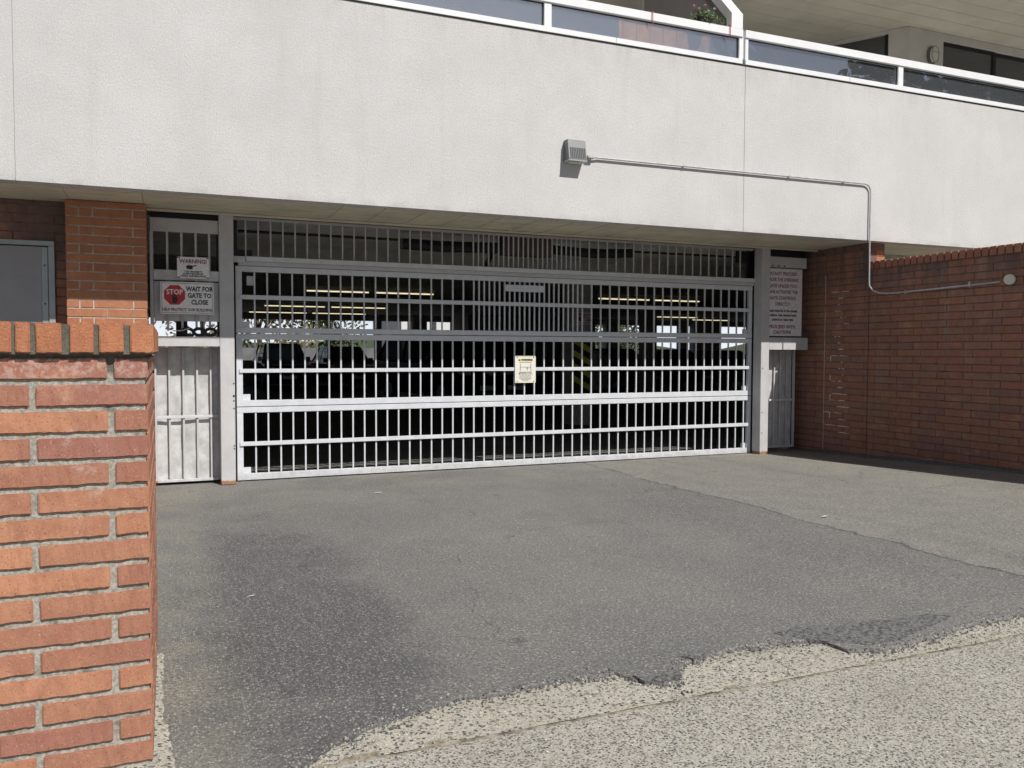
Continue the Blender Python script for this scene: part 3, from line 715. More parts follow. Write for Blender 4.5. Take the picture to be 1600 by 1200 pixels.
P('clamp', M_conduit, cd, 8.315, 8.36, 6.64, 6.66, 2.14, 2.20, bevel=.003); P('clamp', M_conduit, cd, 8.315, 8.36, 7.52, 7.54, 2.118, 2.16, bevel=.003)
jb = empty('junction_box', (8.33, 6.17, 2.185), 'round white cover at the end of the conduit on the shaded brick wall', 'junction box')
nrm = Vector((-.85, -.53, -.02)).normalized()
MB().tube([(.03, .02, 0), Vector((.03, .02, 0))+nrm*.045], .052, 20).build('body', M_darksteel, jb, bevel=.003)
MB().tube([Vector((.03, .02, 0))+nrm*.046, Vector((.03, .02, 0))+nrm*.062, Vector((.03, .02, 0))+nrm*.070], [.056, .056, .045], 24).build('cover', M_signc, jb)

# ------------------------------------------------------------------ gate assembly
gt = empty('garage_gate', (4.06, 9.25, 0), 'wide sectional white barred garage gate of three panels', 'gate')
GX0, GX1 = .672, 7.412; o5 = Vector(gt.location)
def box_mesh(dx, dy, dz, mat, bevel=.0015):
    k = ('b', round(dx, 4), round(dy, 4), round(dz, 4), mat.name)
    if k not in CACHE: CACHE[k] = MB().box(-dx/2, dx/2, 0, dy, 0, dz).mesh('bar', mat, bevel)
    return CACHE[k]
def panel(z0, z1, zm, th, tl, double):
    f = MB(o5)
    f.box(GX0, GX1, 9.25, 9.30, z1-th, z1).box(GX0, GX1, 9.25, 9.30, z0, z0+tl)
    f.box(GX0, GX0+.065, 9.252, 9.298, z0+tl, z1-th).box(GX1-.055, GX1, 9.252, 9.298, z0+tl, z1-th)
    pnl = f.build('panel_frame', M_gate, gt, bevel=.003); pnl.location = (0, 0, 0)
    m_ = MB(o5).box(GX0+.03, GX1-.03, 9.235, 9.249, zm[0], zm[1]).build('cross_rail', M_gate, pnl, bevel=.002); m_.location = (0, 0, 0)
    bm_ = box_mesh(.0168, .019, z1-th-z0-tl-.004, M_gate)
    xs_ = [.866+.13117*i for i in range(50)]
    if double:
        ex = [x+.0656 for x in xs_ if 3.29 < x < 4.70]; xs_ += ex
    for x in xs_:
        b_ = link('bar', bm_, pnl, Vector((x, 9.258, z0+tl+.002))-o5)
    for xx in (GX0+.067, GX1-.056-.075):
        t_ = MB(o5).box(xx, xx+.075, 9.278, 9.296, z0+tl+.002, z0+tl+.065).build('corner_plate', M_gate, pnl); t_.location = (0, 0, 0)
    return pnl
p1 = panel(1.590, 2.300, (1.947, 1.994), .06, .058, True)
p2 = panel(.803, 1.583, (1.165, 1.207), .062, .066, False)
p3 = panel(.012, .796, (.382, .427), .060, .070, False)
o = MB(o5).box(3.738, 4.262, 9.215, 9.234, 2.120, 2.200).build('name_plate', M_gate, p1, bevel=.002); o.location = (0, 0, 0)
P('lock_box', M_galv, gt, .79, .87, 9.31, 9.36, 2.10, 2.20, bevel=.003)

tr_ = empty('transom_grille', (4.06, 9.25, 2.3), 'fixed barred grille between the gate and the soffit', 'grille')
o6 = Vector(tr_.location)
P('channel', M_gate, tr_, .775, 7.44, 9.215, 9.25, 2.350, 2.402, bevel=.003)
P('channel_lower', M_post, tr_, .70, 7.42, 9.235, 9.30, 2.304, 2.348, bevel=.002)
P('channel_end', M_galv, tr_, .655, .772, 9.225, 9.27, 2.335, 2.40, bevel=.003)
P('channel_end', M_galv, tr_, 7.442, 7.50, 9.20, 9.24, 2.33, 2.42, bevel=.003)
xs_ = [.78+.12862*i for i in range(51)]; xs_ += [x+.0643 for x in xs_ if 3.26 < x < 4.65]
tb = box_mesh(.016, .016, .40, M_post)
for x in xs_: link('bar', tb, tr_, Vector((x, 9.262, 2.403))-o6)
P('top_angle', M_post, tr_, .65, 7.42, 9.255, 9.30, 2.785, 2.812)
P('corner_bracket', M_darksteel, tr_, .66, .85, 9.32, 9.36, 2.41, 2.48)
P('corner_bracket', M_darksteel, tr_, 7.20, 7.40, 9.32, 9.36, 2.62, 2.78)

for x0, x1, lab in ((.500, .643, 'painted steel gate post with rusty foot left of the gate'), (7.42, 7.555, 'painted steel gate post with rusty foot right of the gate')):
    po = empty('gate_post', ((x0+x1)/2, 9.15, 0), lab, 'post', 'gate posts')
    P('post', M_post, po, x0, x1, 9.065, 9.232, .004, 2.81, bevel=.004)
    for z in ((1.06, .93, .88, .80, .41, .38) if x0 < 1 else (1.18, .58, .30)):
        xx = x1-.012 if x0 < 1 else x0+.03
        MB(po.location).tube([(xx, 9.066, z), (xx, 9.060, z)], .007 if z != .93 else .011, 8).build('bolt_hole', M_darksteel, po).location = (0, 0, 0)
for x0, x1, root in ((.49, .70, gt), (7.385, 7.62, gt)): P('added_gap_plate', M_darksteel, root, x0, x1, 9.345, 9.355, .01, 2.80)  # dark plates added behind the posts to shut bright sky out of the gaps
# left side panel
lp = empty('side_grille', (.18, 9.1, 1.4), 'grey barred side grille with plates left of the gate post', 'grille')
P('header', M_post, lp, -.15, .498, 9.10, 9.16, 2.60, 2.737, bevel=.003)
P('dark_gap', M_darksteel, lp, -.15, .498, 9.14, 9.16, 2.74, 2.81)
P('stile', M_post, lp, -.155, -.122, 9.08, 9.12, 1.50, 2.598, bevel=.002)
for x in (0.008, .143, .278, .408): P('bar', M_post, lp, x-.011, x+.011, 9.11, 9.13, 1.60 if x < .1 else 1.62, 2.60, bevel=.002)
P('mid_plate', M_galv, lp, -.12, .498, 9.085, 9.105, 2.112, 2.216, bevel=.002)
P('back_plate', M_gate, lp, -.12, .498, 9.135, 9.145, 1.700, 2.105, bevel=.002)
P('crossbeam', M_post, lp, -.15, .498, 9.068, 9.20, 1.442, 1.545, bevel=.004)
# black cable loops lying on the beam
cl = empty('cable_loops', (.30, 9.1, 1.56), 'three black cable loops with a bent rod lying on the beam under the stop sign', 'cable')
for i, (x, a) in enumerate(((.20, .6), (.30, 0), (.41, 0))):
    pts = [(x+(.050*math.cos(t)), 9.09, 1.592+(.034*math.sin(t))+.02*a*math.cos(t)*-1) for t in [k*math.pi/8 for k in range(17)]]
    MB(cl.location).tube(pts, .019, 6).build('loop', M_black, cl, smooth=True).location = (0, 0, 0)
MB(cl.location).tube([(.05, 9.06, 1.60), (.14, 9.06, 1.605), (.21, 9.06, 1.63)], .006, 6).build('rod', M_galv, cl).location = (0, 0, 0)
# lower sheet doors
def sheet_door(name, x0, x1, z0, z1, bars, zm, lab, wav):
    root = empty(name, ((x0+x1)/2, 9.3, z0), lab, 'panel', 'sheet metal panels beside the gate'); oo = Vector(root.location)
    nx, nz = 44, 44; vs = []
    for j_ in range(nz+1):
        for i in range(nx+1):
            x = x0+(x1-x0)*i/nx; z = z0+(z1-z0)*j_/nz
            e_ = min(i, nx-i)/nx*min(j_, nz-j_)/nz*16
            d = wav*(.018*noise.noise((x*4.5, z*2.2, x0))+.009*noise.noise((x*11, z*6, 3)))*min(1, e_)
            vs.append(Vector((x, 9.318+d, z))-oo)
    fs = [(j_*(nx+1)+i, j_*(nx+1)+i+1, (j_+1)*(nx+1)+i+1, (j_+1)*(nx+1)+i) for j_ in range(nz) for i in range(nx)]
    m_ = MB(); m_.v = vs; m_.f = fs; m_.build('sheet', M_galv, root, smooth=True)
    for x in bars: P('bar', M_post, root, x-.010, x+.010, 9.275, 9.294, z0+.03, z1, bevel=.002)
    P('cross_rail', M_gate, root, x0, x1, 9.262, 9.274, zm, zm+.03, bevel=.002)
    P('bottom_rail', M_gate, root, x0, x1, 9.262, 9.30, z0, z0+.028, bevel=.002)
    P('stile', M_post, root, x0-.02, x0, 9.262, 9.30, z0, z1, bevel=.002); P('stile', M_post, root, x1, x1+.02, 9.262, 9.30, z0, z1, bevel=.002)
sheet_door('sheet_panel', -.11, .49, .03, 1.435, (.012, .147, .282, .417), .695, 'dented galvanised sheet panel behind bars left of the gate', 1.0)
sheet_door('sheet_panel', 7.60, 8.16, .06, 1.44, (7.72, 7.83, 7.94, 8.05), .715, 'galvanised sheet panel behind bars right of the gate beside the brick pier', 1.0)
rp = empty('side_grille', (7.9, 9.1, 1.5), 'grey header and beam holding the large notice right of the gate', 'grille')
P('header', M_post, rp, 7.557, 8.21, 9.10, 9.16, 2.555, 2.70, bevel=.003)
P('dark_gap', M_darksteel, rp, 7.557, 8.21, 9.14, 9.16, 2.703, 2.81)
P('back_plate', M_darksteel, rp, 7.557, 8.22, 9.205, 9.215, 1.44, 2.80)  # dark plate added to block the sky between notice and beam
P('crossbeam', M_post, rp, 7.557, 8.225, 9.068, 9.20, 1.43, 1.60, bevel=.004)
for x in (7.62, 7.72, 7.82): MB(rp.location).tube([(x, 9.10, 2.575), (x, 9.094, 2.575)], .012, 8).build('bolt', M_black, rp).location = (0, 0, 0)

# ------------------------------------------------------------------ signs with lettering
def text(parent, s, x, z, y, size, mat, align='CENTER', bold=0.0, sx=1.0, name='lettering'):
    cu = bpy.data.curves.new('t', 'FONT'); cu.body = s; cu.size = size; cu.align_x = align; cu.align_y = 'CENTER'
    cu.offset = bold; cu.extrude = .0006; cu.resolution_u = 2
    t = bpy.data.objects.new('t', cu); COL.objects.link(t)
    me = bpy.data.meshes.new_from_object(t.evaluated_get(bpy.context.evaluated_depsgraph_get()))
    bpy.data.objects.remove(t); bpy.data.curves.remove(cu)
    R_ = Matrix.Rotation(math.pi/2, 4, 'X')
    for v in me.vertices:
        c = v.co.copy(); c.x *= sx; v.co = (R_ @ c)+Vector((x, y, z))-Vector(parent.location)
    me.materials.clear(); me.materials.append(mat)
    o = bpy.data.objects.new(name, me); COL.objects.link(o); o.parent = parent; return o
def flatpoly(parent, pts, y, mat, name, d=.001):
    o = MB(parent.location).prism([(a, y, b_) for a, b_ in pts], (0, d, 0)).build(name, mat, parent); o.location = (0, 0, 0); return o
def sign(x0, x1, z0, z1, y, mat, lab, r=.012, name='sign'):
    root = empty(name, ((x0+x1)/2, y, z0), lab, 'sign')
    pts = []
    for cx, cz, a0 in ((x1-r, z0+r, -90), (x1-r, z1-r, 0), (x0+r, z1-r, 90), (x0+r, z0+r, 180)):
        for k in range(4): a = math.radians(a0+30*k); pts.append((cx+r*math.cos(a), cz+r*math.sin(a)))
    flatpoly(root, pts, y, mat, 'plate', .004); return root
def border(root, x0, x1, z0, z1, y, w_, mat):
    m_ = MB(root.location)
    for b_ in ((x0, x1, z0, z0+w_), (x0, x1, z1-w_, z1), (x0, x0+w_, z0+w_, z1-w_), (x1-w_, x1, z0+w_, z1-w_)): m_.box(b_[0], b_[1], y, y+.0012, b_[2], b_[3])
    o = m_.build('border', mat, root); o.location = (0, 0, 0)
y = 9.03
sg = sign(.098, .402, 2.130, 2.347, y, M_signw, 'small white WARNING notice above the stop sign left of the gate', .01)
Yf = y-.0015
text(sg, 'WARNING!', .25, 2.302, Yf, .056, M_mar, bold=.0014, sx=.90)
flatpoly(sg, [(.185, 2.228), (.185, 2.258), (.205, 2.266), (.245, 2.262), (.245, 2.224), (.215, 2.222)], Yf, M_blk, 'camera_picture')
flatpoly(sg, [(.246, 2.262), (.283, 2.268), (.283, 2.260), (.246, 2.246)], Yf, M_blk, 'camera_picture')
text(sg, 'THIS PROPERTY', .25, 2.198, Yf, .024, M_blk, bold=.0008); text(sg, 'IS PROTECTED BY', .25, 2.176, Yf, .024, M_blk, bold=.0008); text(sg, 'VIDEO SURVEILLANCE', .25, 2.154, Yf, .024, M_blk, bold=.0008)
for a in (.112, .388):
    for b_ in (2.140, 2.337): flatpoly(sg, [(a-.014, b_-.004), (a+.014, b_-.004), (a+.014, b_+.004), (a-.014, b_+.004)], Yf, M_blk, 'fixing_clip')
y = 9.02; Yf = y-.0015
def stop_sign(cx, zc, y, sc, lab, mats):
    x0, x1, z0, z1 = cx-.251*sc, cx+.251*sc, zc-.162*sc, zc+.162*sc
    s_ = sign(x0, x1, z0, z1, y, mats[0], lab, .014*sc); Yf = y-.0015
    border(s_, x0+.012*sc, x1-.012*sc, z0+.012*sc, z1-.012*sc, Yf, .003*sc, M_blk)
    c = (cx-.118*sc, zc+.030*sc); R_ = .106*sc
    flatpoly(s_, [(c[0]+R_*math.cos(math.radians(22.5+45*k)), c[1]+R_*math.sin(math.radians(22.5+45*k))) for k in range(8)], Yf, M_red, 'red_octagon')
    text(s_, 'STOP', c[0], c[1]+.028*sc, Yf-.0014, .070*sc, M_signw, bold=.0016*sc, sx=.92)
    h = c[0]; hz = c[1]-.045*sc
    flatpoly(s_, [(h-.022*sc, hz-.038*sc), (h+.018*sc, hz-.038*sc), (h+.026*sc, hz), (h+.020*sc, hz+.022*sc), (h-.022*sc, hz+.022*sc)], Yf-.0014, M_blk, 'hand_picture')
    for i in range(4):
        a = h-.022*sc+i*.0112*sc; t_ = hz+(.045, .055, .052, .038)[i]*sc
        flatpoly(s_, [(a, hz+.022*sc), (a+.009*sc, hz+.022*sc), (a+.009*sc, t_), (a, t_)], Yf-.0014, M_blk, 'hand_picture')
    flatpoly(s_, [(h+.020*sc, hz-.012*sc), (h+.036*sc, hz+.010*sc), (h+.030*sc, hz+.014*sc), (h+.019*sc, hz+.004*sc)], Yf-.0014, M_blk, 'hand_picture')
    for t_, dz in (('WAIT FOR', .092), ('GATE TO', .026), ('CLOSE', -.042)): text(s_, t_, cx+.117*sc, zc+dz*sc, Yf, .064*sc, M_blk, bold=.0022*sc, sx=.84)
    text(s_, 'HELP PROTECT OUR BUILDING', cx, zc-.118*sc, Yf, .042*sc, M_blk, bold=.0007*sc, sx=.80)
    return s_
stop_sign(.190, 1.930, y, 1.0, 'white and red STOP WAIT FOR GATE TO CLOSE sign left of the gate', (M_signw,))
y = 9.165
sg = sign(7.46, 8.135, 1.62, 2.54, y-.065, M_signw2, 'tall faded white notice starting DO NOT PROCEED right of the gate', .006)
# the notice's left end disappears behind the post, as do the first letters
y -= .065; Yf = y-.0015; cx = 7.80
lines = ['DO NOT PROCEED', 'UNDER THE OVERHEAD', 'GATE UNLESS YOU', 'HAVE ACTIVATED THE', 'GATE CONTROLS', 'DIRECTLY']
for i, t_ in enumerate(lines): text(sg, t_, cx, 2.470-.083*i, Yf, .062, M_mar, bold=.0012, sx=.80 if len(t_) > 16 else .9)
for i, t_ in enumerate(['Gates must be in the closed', 'position. Use remote hand', 'control to raise gate']): text(sg, t_, cx, 1.965-.060*i, Yf, .048, M_blk, bold=.0018, sx=.92)
text(sg, 'PROCEED WITH', cx, 1.745, Yf, .062, M_mar, bold=.0016); text(sg, 'CAUTION!', cx, 1.672, Yf, .062, M_mar, bold=.0016)
y = 9.222; Yf = y-.0015
sg = sign(3.872, 4.146, 1.020, 1.348, y, M_signc, 'cream warning label with a gate drawing fixed to the middle of the gate', .006)
cx = 4.009
flatpoly(sg, [(3.91, 1.285), (4.108, 1.285), (4.108, 1.312), (3.91, 1.312)], Yf, M_yel, 'yellow_band')
flatpoly(sg, [(3.916, 1.288), (3.944, 1.288), (3.930, 1.310)], Yf-.0013, M_blk, 'alert_triangle')
text(sg, 'WARNING', 4.028, 1.2985, Yf-.0013, .030, M_blk, bold=.0012)
text(sg, 'MOVING GATE CAN CAUSE', cx, 1.268, Yf, .0125, M_blk)
for a, b_, c, d in ((3.938, 3.944, 1.165, 1.25), (4.078, 4.084, 1.165, 1.25), (3.944, 4.078, 1.208, 1.211), (4.03, 4.036, 1.17, 1.205), (4.018, 4.05, 1.196, 1.2)): flatpoly(sg, [(a, c), (b_, c), (b_, d), (a, d)], Yf, M_blue, 'gate_picture')
text(sg, 'Serious injury or death', cx, 1.149, Yf, .0175, M_blk, bold=.0004); text(sg, 'KEEP CLEAR! Gate may move', cx, 1.128, Yf, .0150, M_blk, bold=.0004)
for i in range(5): text(sg, ('Do not allow children near gate', 'Operate only when gate is in view', 'Do not walk through moving gate', 'Keep hands and feet clear', 'Read the manual')[i], cx, 1.106-.015*i, Yf, .0115, M_blue)
for a in (3.90, 4.118):
    for b_ in (1.037, 1.330): MB(sg.location).tube([(a, y, b_), (a, y-.004, b_)], .006, 8).build('screw', M_darksteel, sg).location = (0, 0, 0)

# ------------------------------------------------------------------ inside the garage
st = lambda o, l=None: tag(o, l, kind='structure')
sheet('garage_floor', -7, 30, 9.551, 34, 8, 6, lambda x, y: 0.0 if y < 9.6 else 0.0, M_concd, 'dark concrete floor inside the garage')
M_paintc = plain('painted_ceiling', (.68, .67, .62), .9, var=.12, scale=3)
st(bx('ceiling', M_paintc, None, -7, 30, 9.605, 34.2, 2.87, 2.97), 'garage ceiling slab')
ga = empty('garage_interior', (10, 20, 0), 'dark concrete walls and an added beam inside the garage', 'garage')
def GA(name, mat, *b, bevel=0): return P(name, mat, ga, *b, bevel=bevel)
for yb in (12.2,): GA('beam', M_conc, -7, 30, yb, yb+.35, 2.70, 2.868)  # added cross beam, makes the garage go dark behind it
GA('side_wall', M_conc, -7.2, -7, 9.3, 34.2, -.2, 2.95); GA('side_wall', M_conc, 30, 30.2, 9.3, 34.2, -.2, 2.95)
GA('front_wall', M_conc, -7, -5.01, 9.0, 9.25, -.2, 2.82); GA('front_wall', M_conc, -5, -.88, 9.21, 9.3, -.1, 2.86)
GA('core_wall', M_conc, 11.2, 14.9, 31.5, 33.9, 0, 2.868); GA('core_wall', M_conc, 15.0, 18.1, 33.6, 33.9, 0, 2.868)
GA('rear_lintel', M_conc, -7, 30, 33.9, 34.2, 2.62, 2.868)
for a, b_ in ((7.89, 8.13), (9.45, 10.06), (18.62, 19.2), (22.66, 23.05), (23.4, 25.0), (.3, .7), (-3, -2.6)): GA('column', M_conc, a, b_, 33.5, 33.88, 0, 2.868)
for a in (2.5, 12.0): GA('column', M_conc, a+1.6, a+2.0, 22.0, 22.4, 0, 2.868) if a > 5 else None
GA('parapet', M_conc, -7, 30, 33.95, 34.15, 0, 1.0)
# striped column
sc_ = empty('striped_column', (7.27, 14.15, 0), 'square garage column with yellow and black hazard stripes', 'column')
P('column', M_conc, sc_, 7.075, 7.475, 14.0, 14.4, 0, 2.868)
for i in range(7):
    z = .70+.17*i
    if z+.26 > 1.62: break
    if i % 2 == 0: pass
for i, z in enumerate([.62, .86, 1.10, 1.34]):
    MB(sc_.location).prism([(7.074, 13.996, z+.22), (7.476, 13.996, z), (7.476, 13.996, z+.11), (7.074, 13.996, z+.33)], (0, .003, 0)).build('hazard_stripe', M_yb, sc_).location = (0, 0, 0)
MB(sc_.location).box(7.074, 7.476, 13.9985, 13.9995, .60, 1.72).build('black_band', M_blk, sc_).location = (0, 0, 0)
stop_sign(7.275, 2.02, 13.98, .72, 'small stop sign on the striped column inside the garage', (M_signw2,))
# torsion spring shaft above the gate
ts = empty('spring_shaft', (4.2, 9.9, 2.72), 'black torsion spring shaft hung from the ceiling behind the gate grille', 'spring shaft')
MB(ts.location).tube([(.75, 9.9, 2.755), (4.0, 9.9, 2.755)], .016, 8).build('shaft', M_black, ts).location = (0, 0, 0)
MB(ts.location).tube([(4.6, 9.9, 2.765), (7.7, 9.9, 2.775)], .014, 8).build('shaft', M_black, ts).location = (0, 0, 0)
MB(ts.location).tube([(2.66, 9.9, 2.71), (3.2, 9.9, 2.70), (3.95, 9.9, 2.72)], .068, 14).build('spring_cover', M_darksteel, ts, smooth=False).location = (0, 0, 0)
MB(ts.location).tube([(4.70, 9.9, 2.735), (5.3, 9.9, 2.715), (5.89, 9.9, 2.745)], .060, 14).build('spring_cover', M_darksteel, ts).location = (0, 0, 0)
P('end_cap', M_lampbody, ts, 2.62, 2.66, 9.83, 9.97, 2.64, 2.78, bevel=.02)
P('motor_cover', M_beam, ts, 3.98, 4.68, 9.86, 10.05, 2.64, 2.866, bevel=.004)
MB(ts.location).tube([(3.9, 10.0, 2.70), (4.3, 11.6, 2.52)], .035, 8).build('arm', M_black, ts).location = (0, 0, 0)
# fluorescent lamps: (x0,x1,y)
LT = [(2.95, 4.45, 19.5), (4.55, 6.05, 19.5), (2.75, 4.65, 26.6), (4.8, 6.6, 26.6), (2.7, 4.8, 31.3), (4.95, 7.0, 31.3), (10.4, 12.0, 19.2), (12.1, 13.6, 19.2), (17.9, 20.1, 28.5), (24.0, 26.6, 29.5), (21.2, 23.2, 30.5)]
desc = ['nearest pair on the left', 'nearest pair on the left, right tube', 'middle row on the left', 'middle row on the left, right tube', 'rear row on the left', 'rear row on the left, right tube', 'nearest pair on the right', 'nearest pair on the right, right tube', 'rear row over the right opening', 'far right beside the gate post', 'rear row right of centre']
for (a, b_, yy), d_ in zip(LT, desc):
    l_ = empty('fluorescent_lamp', ((a+b_)/2, yy, 2.8), 'lit fluorescent tube lamp on the garage ceiling, ' + d_, 'lamp', 'fluorescent lamps in the garage')
    P('tray', M_signw2, l_, a, b_, yy-.04, yy+.04, 2.80, 2.866)
    MB(l_.location).tube([(a+.03, yy, 2.775), (b_-.03, yy, 2.775)], .015, 8).build('tube', M_tube, l_).location = (0, 0, 0)

# ------------------------------------------------------------------ cars
M_cards = [plain('car_paint_navy', (.03, .042, .10), .2, .3, var=.05), plain('car_paint_black', (.02, .022, .028), .15, .3, var=.05), plain('car_paint_grey', (.12, .125, .13), .25, .4, var=.05)]
M_tyre = plain('tyre', (.015, .015, .015), .8); M_rim = plain('rim', (.35, .35, .36), .3, .8); M_tail = plain('tail_lens', (.25, .01, .01), .2); M_head = plain('head_lens', (.5, .5, .5), .1)
def car(loc, rz, mat, hgt, belt, lab, suv=True):
    """front towards local -y; length along y"""
    r_ = empty('parked_car', loc, lab, 'car', 'cars parked in the garage'); r_.rotation_euler = (0, 0, rz); r_.scale = (.88, 1, 1)
    Lh, Wd = 2.25, .92
    prof = [(-Lh, .45), (-Lh+.05, .75), (-Lh+.3, belt-.12), (-1.0, belt-.02), (1.5 if not suv else 2.1, belt), (Lh-.05, belt-.05), (Lh, .5), (Lh-.1, .28), (-Lh+.1, .26)]
    rows = []
    for s_ in (-1, -.93, .93, 1):
        k = .93 if abs(s_) == 1 else 1.0
        rows.append([(s_*Wd, y_*(.985 if abs(s_) == 1 else 1), (z_-.6)*k+.6) for y_, z_ in prof])
    m_ = MB(); n = len(prof); vs = [p for R_ in rows for p in R_]
    fs = [tuple(range(n)), tuple(range(4*n-1, 3*n-1, -1))]
    for i in range(3):
        for k in range(n): fs.append((i*n+k, i*n+(k+1) % n, (i+1)*n+(k+1) % n, (i+1)*n+k))
    m_.add(vs, fs).build('body', mat, r_, bevel=.02)
    ys = (-1.05, -.35, 1.75, 2.12) if suv else (-1.0, -.25, 1.1, 1.75)
    b4 = [(-Wd+.06, ys[0]), (Wd-.06, ys[0]), (Wd-.06, ys[3]), (-Wd+.06, ys[3])]
    t4 = [(-Wd+.24, ys[1]), (Wd-.24, ys[1]), (Wd-.24, ys[2]), (-Wd+.24, ys[2])]
    vs = [(a, b_, belt-.03) for a, b_ in b4]+[(a, b_, hgt-.05) for a, b_ in t4]
    MB().add(vs, [(0, 1, 5, 4), (1, 2, 6, 5), (2, 3, 7, 6), (3, 0, 4, 7)]).build('windows', M_carglass, r_)
    MB().add([(a*1.02, b_*1.02, hgt-.05) for a, b_ in t4]+[(a*.9, b_*.96, hgt) for a, b_ in t4], [(0, 1, 5, 4), (1, 2, 6, 5), (2, 3, 7, 6), (3, 0, 4, 7), (4, 5, 6, 7), (3, 2, 1, 0)]).build('roof', mat, r_, bevel=.01)
    for i in range(4): MB().tube([vs[i], vs[i+4]], .035, 6).build('pillar', mat, r_)
    for sx in (-1, 1):
        MB().tube([(sx*(Wd-.09), (ys[1]+ys[2])/2, belt), (sx*(Wd-.26), (ys[1]+ys[2])/2, hgt-.05)], .035, 6).build('pillar', mat, r_)
        MB().box(sx*Wd-.09 if sx < 0 else sx*Wd-.06, sx*Wd+.06 if sx < 0 else sx*Wd+.12, -.85, -.72, belt+.0, belt+.15).build('mirror', mat, r_, bevel=.02)
        if suv: MB().tube([(sx*.62, ys[1]+.1, hgt+.03), (sx*.62, ys[2]-.1, hgt+.03)], .018, 6).build('roof_rail', M_darksteel, r_)
        for yw in (-1.38, 1.35):
            w_ = MB().tube([(sx*(Wd-.20), yw, .34), (sx*(Wd+.01), yw, .34)], .34, 20).build('wheel', M_tyre, r_, bevel=.02)
            MB().tube([(sx*(Wd+.005), yw, .34), (sx*(Wd+.02), yw, .34)], .21, 12).build('rim', M_rim, w_)
        MB().box(sx*.72-.16, sx*.72+.16, -Lh-.01, -Lh+.2, belt-.35, belt-.2).build('headlight', M_head, r_, bevel=.02)
        MB().box(sx*.78-.10, sx*.78+.10, Lh-.14, Lh+.01, belt-.35, belt-.08).build('tail_light', M_tail, r_, bevel=.02)
    MB().box(-.26, .26, -Lh-.02, -Lh+.02, .42, .54).build('number_plate', M_signw, r_)
    MB().box(-.45, .45, -Lh+.03, -Lh+.12, .58, .72).build('grille', M_blk, r_)
    return r_
car((3.80, 31.0, 0), 0, M_cards[0], 1.64, 1.02, 'dark blue suv with roof rails parked at the rear left of the garage')
car((5.95, 30.6, 0), .05, M_cards[0], 1.54, .98, 'dark blue rounded car parked right of the suv at the rear of the garage', False)
car((6.75, 21.3, 0), .25, M_cards[1], 1.85, 1.15, 'tall black vehicle parked nearer, right of the two blue cars')
car((8.1, 21.5, 0), .0, M_cards[1], 1.75, 1.12, 'black suv beside the core wall of the garage')
car((15.4, 27, 0), .2, M_cards[1], 1.50, .95, 'black car under the wide opening right of the striped column', False)
car((17.9, 27, 0), 0, M_cards[1], 1.48, .95, 'second black car under the right opening', False)
car((20.6, 27.4, 0), -.1, M_cards[0], 1.45, .92, 'dark car at the far right seen next to the right gate post', False)
bxo = empty('white_cabinet', (14.2, 26, 0), 'small pale utility cabinet just right of the striped column', 'cabinet')
P('body', M_signw2, bxo, 14.0, 14.45, 25.9, 26.3, 0, 1.30, bevel=.02); P('lid', M_signw2, bxo, 14.02, 14.43, 25.95, 26.25, 1.301, 1.42, bevel=.05)

# ------------------------------------------------------------------ beyond the garage
M_ret = plain('retaining_wall_concrete', (.17, .17, .175), .9, var=.2, scale=1.5)
bw = bx('retaining_wall', M_ret, None, -12, 12.0, 37, 37.3, -.2, 1.50); tag(bw, 'plain grey retaining wall seen through the garage behind the cars', 'wall')
def tree(x, y, h, rad, mat, lab, n=2600, ls=.16, grp='trees beyond the garage', trunk=True, seed=0):
    rnd = random.Random(seed+int(x*10)); t_ = empty('tree', (x, y, -.25), lab, 'tree', grp)
    tb_ = MB(); tb_.tube([(0, 0, 0), (.1, 0, h*.3), (-.05, .1, h*.6), (.1, 0, h*.85)], [.18, .14, .09, .03], 7)
    cl_ = []
    for i in range(16):
        a = rnd.uniform(0, 6.28); q = rnd.uniform(.2, .9)*rad; z = h*rnd.uniform(.35, .95)
        cl_.append((Vector((math.cos(a)*q, math.sin(a)*q, z)), rad*rnd.uniform(.25, .5)))
        tb_.tube([(0, 0, z*.6), (math.cos(a)*q*.5, math.sin(a)*q*.5, z*.85), (math.cos(a)*q, math.sin(a)*q, z)], [.05, .035, .015], 5)
    tb_.build('trunk', M_bark, t_)
    n = n if y < 0 else int(n*.45)
    lf = MB(); V_ = []; F_ = []
    for i in range(n):
        c, r = cl_[rnd.randrange(len(cl_))]
        d = Vector([rnd.gauss(0, 1) for _ in range(3)]).normalized()*r*rnd.uniform(.5, 1.05); p = c+d
        u = Vector([rnd.uniform(-1, 1) for _ in range(3)]).normalized()*ls; v_ = u.cross(Vector([rnd.uniform(-1, 1) for _ in range(3)])).normalized()*ls*.45
        k = len(V_); V_ += [p-u, p+v_, p+u, p-v_]; F_.append((k, k+1, k+2, k+3))
    lf.v = V_; lf.f = F_; lf.build('crown', mat, t_, recalc=False)
tree(4.0, 41, 5.0, 2.6, M_leaf2, 'dry brownish tree behind the grey wall at far left of the opening')
tree(7.6, 43, 4.6, 2.4, M_leaf, 'green bushy tree behind the two blue cars', seed=3)
tree(1.6, 44, 6.0, 2.4, M_leaf2, 'sparse tree at the left edge of the garage opening', n=1400, seed=5)
tree(22.5, 41, 3.0, 2.2, M_leaf, 'low green tree behind the striped column on the right', seed=6)
def flat_building(x0, x1, y0, y1, z1, lab):
    f_ = empty('white_building', ((x0+x1)/2, y0, -.25), lab, 'building')
    P('wall', M_whitebld, f_, x0, x1, y0, y1, -.25, z1)
    x = x0+.4
    while x+1 < x1:
        z = .8
        while z+1 < z1:
            P('window', M_winglass, f_, x, x+.45, y0-.02, y0-.005, z, z+.8); z += 1.9
        x += 1.5
M_whitebld = plain('white_facade', (.62, .62, .6), .8, var=.04)
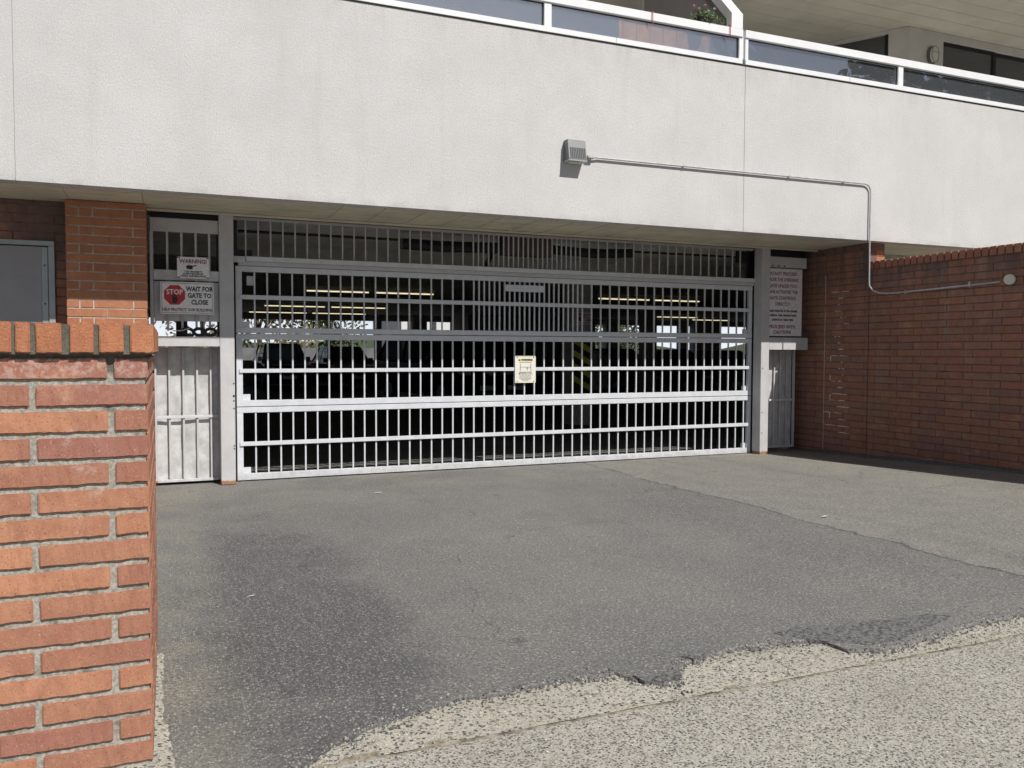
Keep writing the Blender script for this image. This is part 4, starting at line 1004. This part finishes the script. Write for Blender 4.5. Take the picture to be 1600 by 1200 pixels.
flat_building(13.9, 18.9, 52, 60, 9, 'white building with windows seen through the middle gap of the garage')
hl = MB(); n = 60; vs = []
for i in range(n+1):
    x = -200+700*i/n; vs += [(x, 420, -1), (x, 500, 8+10*noise.noise((x*.01, 1, 2)))]
hl.add(vs, [(2*i, 2*i+2, 2*i+3, 2*i+1) for i in range(n)]); o = hl.build('hills', M_leaf); st(o)
# trees across the street, reflected in the balcony glass
for i, (x, y, h) in enumerate(((27, -9, 14.5), (36, -11, 16), (47, -14, 15), (14, -24, 13), (-6, -26, 13))):
    tree(x, y, h, h*.33, M_leaf, ('round', 'tall', 'broad', 'spreading', 'dense')[i]+' dark tree across the street, reflected in the balcony glass', n=3600, ls=.34, grp='street trees behind the viewer', seed=i)

# ------------------------------------------------------------------ small debris
for nm, mt_, cnt, lo, hi, lab in (('asphalt_crumbs', M_tar, 1500, -.05, .03, 'dark asphalt crumbs along the broken edge of the driveway'), ('loose_pebbles', M_gut, 1100, -.16, .04, 'loose pale pebbles along the broken edge of the driveway')):
    cb = MB(); rnd = random.Random(cnt); V_ = []; F_ = []
    for i in range(cnt):
        x = rnd.uniform(.1, 5.4); y = edge_y(x)+(rnd.uniform(lo, hi) if rnd.random() < .8 else rnd.uniform(lo*2, hi*3)); r_ = rnd.uniform(.0018, .0065)*rnd.uniform(.6, 1.2)
        z = max(gz(x, y)-.012, gz(x, y)-.012)+(.012 if y > edge_y(x) else 0); a = rnd.uniform(0, 6.28); k = len(V_)
        V_ += [Vector((x+r_*1.3*math.cos(a+q*1.257)*rnd.uniform(.7, 1.2), y+r_*math.sin(a+q*1.257)*rnd.uniform(.7, 1.2), z)) for q in range(5)]
        V_ += [Vector((x+r_*.6*math.cos(a+q*2.1), y+r_*.6*math.sin(a+q*2.1), z+r_*rnd.uniform(.7, 1.1))) for q in range(3)]
        F_ += [(k+5, k+6, k+7), (k, k+1, k+5), (k+1, k+6, k+5), (k+1, k+2, k+6), (k+2, k+3, k+6), (k+3, k+7, k+6), (k+3, k+4, k+7), (k+4, k, k+7), (k, k+5, k+7)]
    cb.v = V_; cb.f = F_; tag(cb.build(nm, mt_), lab, 'crumbs', kind='stuff')
gr = MB(); rnd = random.Random(4)
for i in range(900):
    if i < 520: x = -.02+abs(rnd.gauss(0, .06)); y = rnd.uniform(2.75, 4.4)
    else: x = rnd.uniform(.1, 7.5); y = rnd.uniform(3.2, 9)
    r_ = rnd.uniform(.0015, .0045) if i < 520 else rnd.uniform(.0015, .005); z = gz(x, y)+.001
    a = rnd.uniform(0, 6.28)
    base = [(x+r_*math.cos(a+k*2.1), y+r_*math.sin(a+k*2.1)*.8, z) for k in range(3)]
    gr.add(base+[(x, y, z+r_)], [(0, 1, 3), (1, 2, 3), (2, 0, 3)])
o = gr.build('grit', M_grav); tag(o, 'loose grit along the wall foot and on the asphalt', 'grit', kind='stuff')
for i, (x, y, s_, lab) in enumerate(((5.02, 5.3, .045, 'small white scrap lying on the asphalt near the seam'), (.42, 4.88, .028, 'pale sliver on the dark asphalt near the left wall'), (1.9, 8.0, .05, 'pale leaf on the asphalt close to the gate'))):
    o = MB((x, y, gz(x, y)+.006)).add([(x-s_, y, gz(x, y)+.006), (x, y-s_*.4, gz(x, y)+.012), (x+s_, y+.01, gz(x, y)+.008), (x+s_*.2, y+s_*.45, gz(x, y)+.009)], [(0, 1, 2, 3)]).build('litter', M_signw); tag(o, lab, 'litter')
